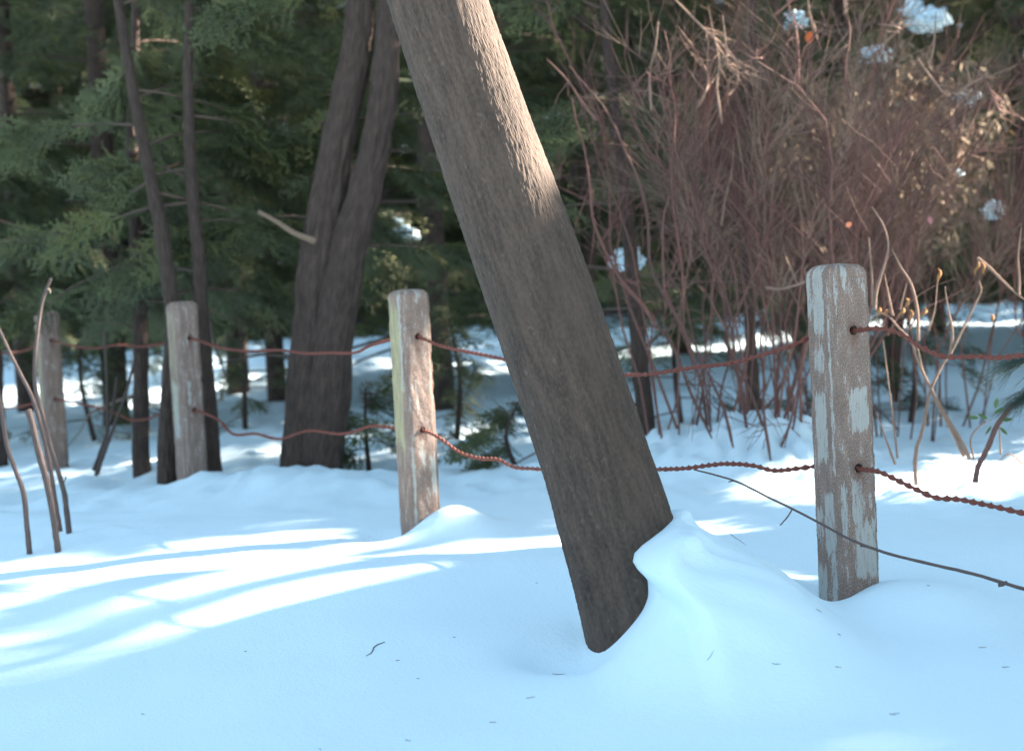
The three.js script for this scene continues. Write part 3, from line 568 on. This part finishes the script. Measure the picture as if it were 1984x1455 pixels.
{
  const rnd = rng(909), spots = [[5.0, -1.2], [6.8, -3.4], [5.4, -5.2], [7.0, -7.4], [6.6, -9.6], [8.3, -12], [8.6, -14.6], [10.2, -17.5], [9.2, -5.6], [10.4, -9.4], [8.6, -0.6], [12.2, -21], [13.6, -25.5], [15.4, -30], [17.4, -35], [14.5, -20.5], [18, -28]];
  const trees = spots.map(([x, z]) => ({ x, z, H: 8.5 + 1.5 * rnd(), R: 1.75, list: [] }));
  const crownAt = (p) => trees.find((t) => { const rr = t.R * Math.pow(Math.max(0, 1 - p.y / t.H), 0.7) * 1.05; return p.y > 0.3 && (p.x - t.x) ** 2 + (p.z - t.z) ** 2 < rr * rr; });
  const put = (p, s) => {
    const t = crownAt(p); if (!t) return false;
    const out = V(p.x - t.x, 0, p.z - t.z).normalize(), a = Math.atan2(out.z, out.x) + (rnd() - 0.5) * 1.6, dir = V(Math.cos(a), -0.2 - 0.3 * rnd(), Math.sin(a)).normalize();
    const roll = (rnd() - 0.5) * 1.6, len = 0.30 * s, side = V(-dir.z, 0, dir.x).normalize();
    for (const [f, q] of [[0, 0], [0.35, 0.3], [0.35, -0.3], [0.7, 0.15], [0.7, -0.15], [1.1, 0], [0.5, 0.45], [0.5, -0.45], [-0.1, 0]]) if (blocksSun(p.clone().addScaledVector(dir, len * f).addScaledVector(side, len * q))) return true;
    t.list.push(sprayMatrix(V(p.x - t.x, p.y, p.z - t.z), dir, roll, s)); return true;
  };
  const shade = (g, s, far = 9) => { for (let k = 0; k < 14; k++) { const p = g.clone().addScaledVector(sunDir, 3.5 + far * rnd()); if (project(p)[0] < 2080) continue; if (put(p, s)) return; } };
  for (let i = 0; i < 15000; i++) {                     // shade on the snow in view and round it
    const px = -250 + 2550 * rnd(), py = i % 3 ? 860 + 740 * rnd() : 640 + 330 * rnd(), g = groundAt(px, py);
    if (g && g.z > -22) shade(g, i % 2 ? 0.62 : 0.85);
  }
  for (let i = 0; i < 20000; i++) { const g = groundAt(-100 + 2200 * rnd(), 570 + 250 * rnd()); if (g && g.z < -9 && g.z > -42) shade(g, 1.5, 24); }
  for (let i = 0; i < 16000; i++) {                     // the fine twig ends between the streaks of light
    const px = i % 4 ? -80 + 960 * rnd() : 1250 + 800 * rnd(), py = i % 4 ? 960 + 390 * rnd() : 860 + 380 * rnd(), g = groundAt(px, py);
    if (g && !litPx(px, py)) shade(g, 0.36);
  }
  for (let i = 0; i < 14000; i++) { const px = -80 + 960 * rnd(), py = 990 + 330 * rnd(); if (litPx(px, py)) continue; const g = groundAt(px, py); if (g) shade(g, 0.22); }
  for (let i = 0; i < 12000; i++) { const px = 500 + 620 * rnd(), py = 950 + 180 * rnd(); if (litPx(px, py)) continue; const g = groundAt(px, py); if (g) shade(g, 0.24); }
  for (let i = 0; i < 3000; i++) { const f = 1 + Math.floor(rnd() * 5), g = treeAxis[f].p.clone().lerp(treeAxis[f + 1].p, rnd()); if (g.y > 0.05 && g.y < yLit) shade(g.add(V((rnd() - 0.3) * 0.4, 0, (rnd() - 0.5) * 0.3)), 0.45); }
  for (let i = 0; i < 5000; i++) {                      // shade on the posts, the saplings and the wires
    const k = i % 6, g = k < 4 ? V(postSpots[k].c.x, h(postSpots[k].c.x, postSpots[k].c.z) + 0.98 * rnd(), postSpots[k].c.z) : k < 5 ? at(10 + 120 * rnd(), 600 + 450 * rnd(), SAP + 0.2 * rnd()) : at(900 + 700 * rnd(), 640 + 300 * rnd(), 5.2);
    shade(g.add(V((rnd() - 0.5) * 0.2, 0, (rnd() - 0.5) * 0.2)), 0.5);
  }
  for (let i = 0; i < 9000; i++) { const g = at(1120 + 900 * rnd(), -60 + 800 * rnd(), 7.0 + 3.4 * rnd()); if (g.y > 0) shade(g, 0.9, 12); }   // and through the thicket
  for (let i = 0; i < 7000; i++) { const g = at(-150 + 1200 * rnd(), -100 + 800 * rnd(), 8.6 + 5 * rnd()); if (g.y > 0) shade(g, 1.2, 16); }   // and the trunks behind the fence
  for (let i = 0; i < 5000; i++) { const px = 560 + 560 * rnd(), py = 950 + 170 * rnd(), g = groundAt(px, py); if (g && !litPx(px, py)) shade(g, 0.4); }
  for (let i = 0; i < 6000; i++) {                      // shade on the trunk's foot, the posts and the brush
    const g = i % 2 ? at(900 + 1100 * rnd(), 380 + 600 * rnd(), 4 + 4.5 * rnd()) : at(-100 + 2100 * rnd(), 100 + 700 * rnd(), 6.5 + 4 * rnd());
    if (g.y > 0.05) shade(g, 0.8);
  }
  for (let i = 0; i < 6000; i++) { const t = trees[i % trees.length], y = 0.6 + (t.H - 0.8) * Math.pow(rnd(), 1.1), rr = t.R * Math.pow(1 - y / t.H, 0.7) * Math.sqrt(rnd()), a = rnd() * 6.283; put(V(t.x + rr * Math.cos(a), y, t.z + rr * Math.sin(a)), 1.1); }
  trees.forEach((t, i) => {
    const g = thing('shading_hemlock', 'unseen dense evergreen on the sunny side, crown shaped to throw broken shade across the snow', 'tree', 'evergreens on the sunny side of the fence', V(t.x, h(t.x, t.z), t.z));
    mesh('trunk', tube([V(0, -0.1, 0), V(0.05, t.H * 0.5, 0), V(0, t.H, 0)], [0.11, 0.07, 0.02], 12, 0.08, i), trunkMat, g);
    crownMesh(g, t.list, denseSpray, rnd);
  });
  console.log('shade sprays', trees.map((t) => t.list.length).join(' '));
}
console.log('trees done');

// ───────────────────────── bare shrubs
const twigTones = [std(lin(0.150, 0.066, 0.055)), std(lin(0.180, 0.088, 0.072)), std(lin(0.110, 0.055, 0.047)), std(lin(0.26, 0.165, 0.125))];  // palest tone puts sunlight into the colour of traced stems; random variation elsewhere
function twigsOn(pts, r, rnd, many, reach, out) {
  for (let k = 0; k < many; k++) {
    const f = 0.3 + 0.7 * rnd(), s = f * (pts.length - 1), a = Math.min(pts.length - 2, Math.floor(s)), q = pts[a].clone().lerp(pts[a + 1], s - a);
    const T = pts[a + 1].clone().sub(pts[a]).normalize(), d = T.add(V((rnd() - 0.5) * 1.9, (rnd() - 0.35) * 1.1, (rnd() - 0.5) * 1.9)).normalize(), L = reach * (0.3 + 0.8 * rnd());
    const m = q.clone().addScaledVector(d, L * 0.5).add(V((rnd() - 0.5) * 0.08, (rnd() - 0.3) * 0.06, (rnd() - 0.5) * 0.08)), e = m.clone().addScaledVector(d, L * 0.5).add(V((rnd() - 0.5) * 0.2 * L, (rnd() - 0.4) * 0.25 * L, (rnd() - 0.5) * 0.2 * L));
    out.push(tube([q, m, e], [r * 0.5, r * 0.36, r * 0.16], 3, 0, 0, false));
    if (rnd() < 0.6) { const d2 = d.clone().add(V((rnd() - 0.5) * 1.6, (rnd() - 0.3) * 1.2, (rnd() - 0.5) * 1.6)).normalize(); out.push(tube([m, m.clone().addScaledVector(d2, L * 0.25), m.clone().addScaledVector(d2, L * 0.5).add(V(0, 0.03 * rnd(), 0))], [r * 0.35, r * 0.28, r * 0.14], 3, 0, 0, false)); }
  }
}
function shrub(label, px, py, d, stems, height, spread, seed, o = {}) {
  const foot = at(px, py, d); foot.y = h(foot.x, foot.z);
  const rnd = rng(seed), g = thing('bare_shrub', label, 'shrub', 'leafless shrubs behind the fence', foot);
  for (let i = 0; i < stems; i++) {
    const a = rnd() * 6.283, sp = spread * (0.25 + 0.9 * rnd()), hh = height * (0.65 + 0.5 * rnd()), b = V(Math.cos(a) * 0.16 * rnd() * (o.base ?? 1), -0.06, Math.sin(a) * 0.16 * rnd()), pts = [];
    const bend = 0.5 + 1.4 * rnd(), lean = (rnd() - 0.5) * 0.5 * spread, wob = rnd() * 10, amp = 0.05 + 0.16 * rnd();
    for (let k = 0; k <= 9; k++) { const t = k / 9; pts.push(V(b.x + Math.cos(a) * sp * Math.pow(t, bend) + lean * t * t + amp * n2(t * 2.2 + wob, i) * Math.min(1, t * 3), b.y + hh * (1.12 * t - (0.12 + 0.28 * sp * (bend - 0.3)) * t * t * t), b.z + Math.sin(a) * sp * Math.pow(t, bend) * 0.8 + amp * n2(t * 2.2 + wob, i + 50) * Math.min(1, t * 3))); }
    const r = (o.r ?? 0.0085) * (0.55 + 0.55 * rnd()), s = mesh('stem', tube(pts, taper(9, r, r * 0.22), 6, 0.1, i), twigTones[Math.floor(rnd() * 3)], g);
    const tw = []; twigsOn(pts, r * 0.7, rnd, o.twigs ?? 14, o.reach ?? 0.45, tw);
    if (tw.length) mesh('twigs', mergeGeometries(tw), twigTones[Math.floor(rnd() * 4)], s).userData.kind = 'stuff';
  }
  return g;
}
const brush = shrub('tangled reddish leafless shrub between the leaning tree and the painted post', 1500, 880, 7.9, 12, 2.3, 0.75, 601, { twigs: 45, base: 2 });
shrub('bare shrub with upright stems close beside the dark evergreen trunk', 1380, 865, 8.4, 9, 2.5, 0.7, 602, { twigs: 40, base: 2 });
shrub('bare shrub with arching stems just behind the leaning tree', 1290, 868, 8.3, 7, 2.3, 0.5, 603, { twigs: 29 });
const fine = shrub('dense fine-twigged shrub directly behind the painted concrete post', 1600, 872, 8.3, 10, 2.4, 0.9, 604, { twigs: 81, reach: 0.5, r: 0.007, base: 2 });
shrub('dense brown shrub at the back of the thicket', 1720, 840, 9.2, 10, 2.5, 1.0, 605, { twigs: 86, reach: 0.55, r: 0.007, base: 2 });
shrub('spreading bare shrub in front of the tan leafy bush', 1850, 835, 9.6, 9, 2.5, 1.0, 606, { twigs: 72, reach: 0.55, r: 0.007, base: 2 });
shrub('leggy leafless shrub at the thicket end by the open snow', 2110, 850, 9.4, 9, 2.6, 0.9, 607, { twigs: 37, r: 0.008, base: 2 });
shrub('thin-stemmed shrub growing deep in the thicket', 1450, 830, 9.6, 8, 2.7, 0.8, 608, { twigs: 67, reach: 0.5, r: 0.007, base: 2 });
shrub('tall fine-twigged shrub rising over the rear of the thicket', 1580, 810, 10.4, 9, 3.0, 1.1, 609, { twigs: 81, reach: 0.6, r: 0.007, base: 2 });

// branches that can be followed in the photograph, hung on the tangled shrub
for (const [pix, px, tone] of [
  [[[1285, -20], [1330, 22], [1372, 60], [1402, 92], [1432, 128]], 9, 3], [[[1278, 45], [1268, 90], [1262, 140], [1262, 212]], 7, 3], [[[1062, 115], [1100, 158], [1135, 205], [1158, 236]], 7, 1],
  [[[1100, 130], [1140, 175], [1164, 195], [1192, 240], [1215, 290], [1238, 350], [1252, 420], [1262, 500], [1282, 560], [1330, 650], [1355, 720]], 8, 2], [[[1108, 190], [1120, 230], [1132, 290], [1142, 360], [1152, 430], [1180, 500], [1208, 545], [1242, 590], [1270, 640]], 9, 0],
  [[[1290, 60], [1296, 110], [1300, 160], [1310, 210], [1300, 330], [1310, 420], [1325, 520], [1328, 640]], 7, 0], [[[1370, 10], [1382, 70], [1392, 120], [1388, 170], [1398, 240]], 6, 3], [[[1400, 30], [1408, 80], [1412, 130]], 6, 3],
  [[[1405, 140], [1415, 128], [1428, 132], [1432, 150], [1424, 170], [1410, 182]], 7, 3], [[[1435, 130], [1460, 118], [1482, 112]], 6, 1], [[[1500, 30], [1530, 0], [1545, -30]], 6, 1], [[[1525, -10], [1540, 40], [1545, 100], [1548, 180]], 8, 1],
  [[[1565, -10], [1572, 30], [1580, 60]], 8, 3], [[[1270, 130], [1240, 150], [1225, 170], [1230, 190]], 6, 1], [[[1352, 210], [1365, 180], [1372, 150], [1362, 110]], 7, 3], [[[1420, 280], [1416, 330], [1404, 390], [1398, 440]], 7, 3],
  [[[1140, 276], [1200, 280], [1260, 282], [1330, 300], [1380, 340]], 5, 0], [[[1480, 310], [1540, 330], [1590, 370], [1610, 410], [1640, 460], [1652, 520]], 7, 2], [[[1420, 340], [1480, 390], [1540, 440], [1590, 500], [1620, 540]], 6, 0],
  [[[1640, 30], [1650, 70], [1640, 120], [1640, 160], [1648, 195]], 8, 1], [[[1815, 20], [1808, 90], [1802, 130]], 6, 3], [[[1780, 110], [1810, 150], [1836, 185]], 5, 3], [[[1856, 184], [1880, 160], [1905, 150], [1932, 150]], 7, 3], [[[1900, 130], [1920, 170], [1938, 215]], 6, 1],
  [[[1730, 40], [1742, 58], [1720, 80], [1705, 96]], 5, 3], [[[1700, 48], [1725, 48], [1745, 55]], 5, 3], [[[1485, 555], [1510, 560], [1550, 548], [1600, 530]], 8, 3], [[[1280, 350], [1295, 380], [1288, 420], [1284, 500], [1290, 600]], 6, 1], [[[1340, 290], [1350, 380], [1390, 450], [1420, 520], [1432, 640]], 7, 2],
  [[[1224, 566], [1270, 620], [1310, 690], [1340, 760], [1380, 850]], 8, 2], [[[1330, 640], [1370, 720], [1400, 790], [1420, 870]], 8, 2], [[[1490, 620], [1480, 720], [1485, 800], [1492, 892]], 8, 2], [[[1560, 700], [1545, 760], [1530, 820], [1512, 872]], 7, 0], [[[1440, 540], [1450, 640], [1440, 720], [1420, 800]], 7, 0],
]) { const d = 7.5 + 0.5 * Math.abs(n2(pix[0][0] * 0.1, pix[0][1] * 0.1)); 
  const n = pix.length * 5, pts = smooth(pix.map(([x, y], k) => at(x, y, d + 0.12 * n2(k * 0.7, x * 0.05)).add(V(0.012 * n2(x, k), 0.012 * n2(k, y), 0))), n), r0 = px * 0.46 * d / F, rnd = rng(pix[0][0] + pix[0][1]);
  const low = pix[0][1] > pix[pix.length - 1][1], st = mesh('stem', localTo(brush, tube(pts, pts.map((_, i) => { const f = low ? i / n : 1 - i / n; return r0 * (1 - 0.72 * f) * Math.min(1, 0.45 + f * 5); }), 6, 0.14, px)), twigTones[tone], brush);
  const tw = []; twigsOn(pts.filter((_, i) => i % 3 === 0), r0 * 0.7, rnd, 4 + pix.length, 0.28, tw); mesh('twigs', localTo(brush, mergeGeometries(tw)), twigTones[tone], st).userData.kind = 'stuff';
}

// the sparse shrub with curled orange leaves, right of the painted post
{
  const g = thing('sparse_shrub', 'sparse shrub, stems coloured pale as if sunlit, with curled orange leaves beside the painted post', 'shrub', null, (() => { const p = at(1790, 900, 6.6); p.y = h(p.x, p.z); return p; })());
  const S = (pix, px, d = 6.6, tone = 3) => traced(g, 'stem', pix, d, px * 0.5 * d / F, px * 0.13 * d / F, twigTones[tone], 6);
  S([[1776, 940], [1774, 900], [1778, 865], [1785, 845], [1795, 800], [1803, 760], [1825, 710], [1845, 680], [1870, 630], [1890, 590], [1902, 562], [1898, 545]], 9);
  S([[1880, 890], [1860, 850], [1830, 800], [1800, 745], [1780, 700], [1765, 660], [1742, 635], [1715, 608], [1692, 612]], 9);
  S([[1868, 885], [1845, 835], [1815, 780], [1790, 720], [1776, 660]], 7); S([[1735, 900], [1715, 845], [1700, 800]], 6); S([[1740, 888], [1732, 820], [1722, 740], [1712, 660]], 5);
  S([[1842, 690], [1846, 640], [1838, 600], [1832, 555]], 7); S([[1780, 660], [1778, 600], [1766, 550], [1745, 515], [1728, 480]], 7); S([[1695, 600], [1700, 560], [1715, 510], [1722, 480], [1714, 440], [1690, 400]], 7); S([[1730, 612], [1722, 570], [1714, 530]], 6); S([[1692, 590], [1690, 530], [1684, 460]], 6);
  S([[1895, 500], [1920, 520], [1945, 545], [1972, 570], [2000, 590]], 7); S([[1975, 572], [1976, 540], [1974, 500], [1980, 440]], 6); S([[1888, 890], [1882, 850], [1900, 825], [1925, 812]], 5); S([[1940, 880], [1938, 840], [1936, 810]], 5);
  S([[1800, 640], [1812, 600], [1816, 560], [1819, 530]], 4); S([[1745, 600], [1752, 570], [1758, 548]], 4); S([[1760, 640], [1790, 600], [1830, 580], [1870, 560]], 4, 6.7, 1); S([[1720, 650], [1750, 600], [1800, 560], [1850, 540]], 4, 6.8, 1);
  S([[1985, 900], [1955, 880], [1925, 910]], 6);
  const leafShape = (p, dx, dy, w) => { const pts = [], L = Math.hypot(dx, dy), a = at(p[0], p[1], 6.58), b = at(p[0] + dx, p[1] + dy, 6.55); for (let k = 0; k <= 6; k++) pts.push(a.clone().lerp(b, k / 6).add(V(0.006 * Math.sin(k), 0, 0.008 * Math.sin(k * 0.6)))); return tube(pts, [0.001, w * 0.7, w, w, w * 0.8, w * 0.5, 0.001], 5, 0.3, p[0]); };
  const leafMat = std(lin(0.33, 0.16, 0.06));
  for (const [x, y, dx, dy] of [[1895, 506, -4, 26], [1902, 508, 8, 24], [1819, 520, 2, 26], [1750, 596, -6, 20], [1764, 600, 4, 24], [1793, 596, -4, 20], [1756, 578, 4, 18], [1704, 596, -2, 12], [1716, 600, 0, 12], [1920, 610, 6, 14]]) mesh('curled_leaf', localTo(g, leafShape([x, y], dx, dy, 0.0075)), leafMat, g);
}
// the leaning stem with a pine bough at the frame's side
{
  const g = thing('pine_sapling', 'small pine sapling with long drooping blue-green needles and glossy leaves at its foot', 'pine', null, at(1893, 925, 6.2));
  const d = 6.2;
  traced(g, 'stem', [[1890, 935], [1896, 905], [1915, 868], [1932, 826], [1955, 795], [1990, 760], [2040, 700], [2110, 600]], d, 0.012, 0.009, twigTones[1], 8);
  const rnd = rng(31), nd = (list) => { const out = []; for (const [x, y, ex, ey] of list) for (let k = 0; k < 34; k++) { const p = at(x + (rnd() - 0.5) * 16, y + (rnd() - 0.5) * 16, d + (rnd() - 0.5) * 0.06), q = at(ex + (rnd() - 0.5) * 60, ey + (rnd() - 0.5) * 40, d + (rnd() - 0.5) * 0.15), m = p.clone().lerp(q, 0.5).add(V(0, 0.02, 0)); out.push(tube([p, m, q], [0.0016, 0.0014, 0.0005], 3, 0, 0, false)); } return mergeGeometries(out); };
  mesh('needles', localTo(g, nd([[1985, 700, 1915, 745], [2000, 690, 1930, 720], [2010, 760, 1950, 800], [2030, 740, 1970, 790], [1995, 770, 1945, 810], [2040, 700, 1985, 770], [2060, 660, 1990, 690]])), std(lin(0.035, 0.075, 0.062), { roughness: 0.6 }), g).userData.kind = 'stuff';
  for (const [x, y, a] of [[1928, 800, 0.4], [1915, 812, 2.6], [1942, 815, 0.1], [1898, 810, 3.0], [1938, 828, -0.8], [1922, 825, -2.2], [1930, 792, 1.4]]) {
    const sh = new THREE.Shape(); sh.moveTo(0, 0); sh.quadraticCurveTo(0.02, 0.018, 0.045, 0); sh.quadraticCurveTo(0.02, -0.018, 0, 0);
    const lg = new THREE.ExtrudeGeometry(sh, { depth: 0.001, bevelEnabled: false }); lg.rotateX(-0.7); lg.rotateZ(a); const p = at(x, y, d - 0.01); lg.translate(p.x, p.y, p.z); mesh('leaf', localTo(g, lg), std(lin(0.10, 0.17, 0.045), { roughness: 0.45 }), g);
  }
}
// the bush that keeps its dry tan leaves, in the sun behind the thicket
{
  const foot = farSpot(1740, 11.6), g = thing('tan_leafed_bush', 'bush holding dry tan leaves in the sun behind the thicket', 'bush', null, foot), rnd = rng(717), lg = [];
  for (let k = 0; k < 16; k++) { const a = rnd() * 6.283, e = V(Math.cos(a) * 0.8 * rnd(), 1.4 + 1.6 * rnd(), Math.sin(a) * 0.5 * rnd()), pts = smooth([V(0, -0.05, 0), V(e.x * 0.25, e.y * 0.5, e.z * 0.25), e], 8); mesh('stem', tube(pts, taper(8, 0.016, 0.004), 6, 0.1, k), twigTones[2], g); }
  const sh = new THREE.Shape(); sh.moveTo(0, 0); sh.quadraticCurveTo(0.03, 0.028, 0.085, 0); sh.quadraticCurveTo(0.03, -0.028, 0, 0); const leaf = new THREE.ShapeGeometry(sh, 4);
  const im = new THREE.InstancedMesh(leaf, std(lin(1, 1, 1), { side: THREE.DoubleSide }), 2600); im.name = 'leaves'; im.userData.kind = 'stuff'; im.castShadow = im.receiveShadow = true;
  for (let k = 0; k < 2600; k++) { const a = rnd() * 6.283, e = Math.acos(2 * rnd() - 1), r = Math.cbrt(rnd()), p = V(0.95 * r * Math.sin(e) * Math.cos(a), 2.0 + 0.75 * r * Math.cos(e), 0.5 * r * Math.sin(e) * Math.sin(a)); if (n3(p.x * 2.5, p.y * 2.5, p.z * 2.5) < -0.25) p.multiplyScalar(0.7); const d = V(rnd() - 0.5, -0.8 * rnd(), rnd() - 0.5).normalize(); im.setMatrixAt(k, sprayMatrix(p, d, rnd() * 6, 0.7 + 0.6 * rnd())); im.setColorAt(k, hue.setRGB(0.27, 0.195, 0.13).multiplyScalar(0.7 + 0.6 * rnd())); }
  g.add(im);
}

// ───────────────────────── clumps of snow caught on the evergreens
{
  const snowMat = std(lin(0.71, 0.865, 0.955), { roughness: 0.9 });
  for (const [px, py, d, w, hh, label] of [
    [785, 458, 11.8, 0.10, 0.07, 'lump of snow on a green bough left of the leaning trunk'], [765, 430, 11.9, 0.06, 0.03, 'thin cap of snow above the larger lump on the green bough'],
    [1216, 508, 9.4, 0.105, 0.085, 'rounded snow lump on a bough right of the leaning trunk'], [1074, 229, 11.0, 0.055, 0.04, 'tiny snow lump high beside the leaning trunk'],
    [1928, 412, 12, 0.09, 0.08, 'round snow lump on a bough at the thicket end'], [1858, 338, 12, 0.04, 0.035, 'small round snow bead above the thicket end'], [1800, 45, 13, 0.16, 0.12, 'snow heap caught high in the evergreen over the tan bush'], [1770, 20, 13, 0.09, 0.09, 'snow tuft topmost in the evergreen over the tan bush'], [1700, 110, 12.5, 0.13, 0.08, 'ragged snow patch on the bough beside the tan bush'], [1875, 195, 12.2, 0.11, 0.07, 'snow patch on the bough right above the tan bush'], [1540, 45, 11, 0.09, 0.08, 'snow tuft near the orange leaf in the thicket top']]) {
    const p = at(px, py, d), g = new THREE.SphereGeometry(1, 28, 20), q = g.attributes.position;
    for (let i = 0; i < q.count; i++) { const v = V().fromBufferAttribute(q, i), k = 1 + 0.35 * n3(v.x * 1.6 + px, v.y * 1.6, v.z * 1.6) + 0.12 * n3(v.x * 4, v.y * 4 + px, v.z * 4); q.setXYZ(i, v.x * w * k, (v.y < 0 ? v.y * 0.55 : v.y) * hh * k, v.z * w * k); }
    g.computeVertexNormals(); const m = mesh('snow_clump', g, snowMat, scene); m.position.copy(p); tag(m, label, 'snow lump');
    // the bough beneath it
    const rnd = rng(px), bo = thing('snowy_bough', 'evergreen bough carrying the ' + label.replace(/ (on|in|caught|above|high|near) .*/, '') + ' at ' + (py < 200 ? 'the wood top' : py < 400 ? 'middle height' : 'low height'), 'bough', 'boughs that carry snow', p.clone().add(V(0, -0.03, 0)));
    mesh('branch', tube([V(-0.5, 0.05, -1.2), V(-0.2, 0.02, -0.5), V(0, -0.02, 0), V(0.15, -0.08, 0.25)], [0.02, 0.014, 0.009, 0.003], 6), limbMat, bo);
    const pl = []; for (let k = 0; k < 26; k++) { const f = rnd(), a = rnd() * 6.283; pl.push(sprayMatrix(V(-0.35 * f + 0.2 * (rnd() - 0.5), -0.06, -0.25 - 0.8 * f), V(Math.cos(a), -0.35, -Math.abs(Math.sin(a)) * 0.6).normalize(), (rnd() - 0.5), 0.7)); }
    crownMesh(bo, pl, sprays[0], rnd, 'foliage');
  }
}
// bright leaf in the top of the thicket
{
  const sh = new THREE.Shape(); sh.moveTo(0, 0); sh.bezierCurveTo(0.03, 0.04, 0.07, 0.035, 0.1, 0); sh.bezierCurveTo(0.07, -0.035, 0.03, -0.04, 0, 0);
  for (const [x, y, s, r, label] of [[1566, 85, 0.8, 1.2, 'bright orange dead leaf hanging in the thicket top'], [1640, 440, 0.45, 0.6, 'dull orange dead leaf low in the thicket'], [1805, 435, 0.5, 1.6, 'faded pink dead leaf in the thicket by the tan bush']]) {
    const lg = new THREE.ExtrudeGeometry(sh, { depth: 0.002, bevelEnabled: false, curveSegments: 8 }); lg.scale(s, s, s); lg.rotateY(0.5); lg.rotateZ(r);
    const m = mesh('dead_leaf', lg, std(x === 1805 ? lin(0.42, 0.17, 0.16) : x === 1640 ? lin(0.26, 0.08, 0.04) : lin(0.55, 0.12, 0.035)), scene); m.position.copy(at(x, y, 7.6)); tag(m, label, 'leaf');
  }
}

// ───────────────────────── bits lying on the snow
{
  const bit = (px, py, len, ang, r, label, group) => {
    const p = groundAt(px, py); if (!p) return; const pts = [], d = V(Math.cos(ang), 0, Math.sin(ang));
    for (let k = 0; k <= 5; k++) { const q = p.clone().addScaledVector(d, len * (k / 5 - 0.5)); q.addScaledVector(V(-d.z, 0, d.x), 0.08 * len * Math.sin(k * 1.1)); q.y = h(q.x, q.z) + r * 0.8; pts.push(q); }
    tag(mesh('fallen_twig', tube(pts, [r * 0.6, r, r, r * 0.9, r * 0.7, r * 0.4], 5), stickMat, scene), label, 'twig', group);
  };
  bit(725, 1258, 0.13, 1.95, 0.0016, 'short dark twig lying alone on the open snow, longest of the scattered bits');
  const L = 'tiny dark needle fallen on the smooth snow', G = 'bits scattered on the snow', rnd = rng(4);
  for (const [x, y, l, a] of [[1083, 1307, 0.035, -0.2], [1028, 1352, 0.022, 0], [955, 1400, 0.018, 0.5], [1378, 1270, 0.022, -0.3], [1430, 1045, 0.05, -0.1], [1505, 1287, 0.02, 0.2], [1627, 1230, 0.008, 0.2], [1625, 1293, 0.015, -0.2], [1730, 1385, 0.018, 1.0], [1738, 1383, 0.015, 0.2], [790, 1435, 0.022, 0.9], [276, 1384, 0.018, 1.0], [1588, 1184, 0.02, -0.6], [655, 1045, 0.02, 0], [716, 1040, 0.01, 0], [770, 1280, 0.012, 0], [1040, 1130, 0.008, 0.3], [1800, 1135, 0.01, 0.2], [1950, 1293, 0.02, 0], [475, 1262, 0.008, 0], [880, 1235, 0.01, 0.4], [810, 1315, 0.008, 0], [620, 1452, 0.012, 1.2], [1905, 1255, 0.02, 0.1]]) bit(x, y, l, a + 0.2 * (rnd() - 0.5), 0.0008, L, G);
}
renderer.render(scene, camera);
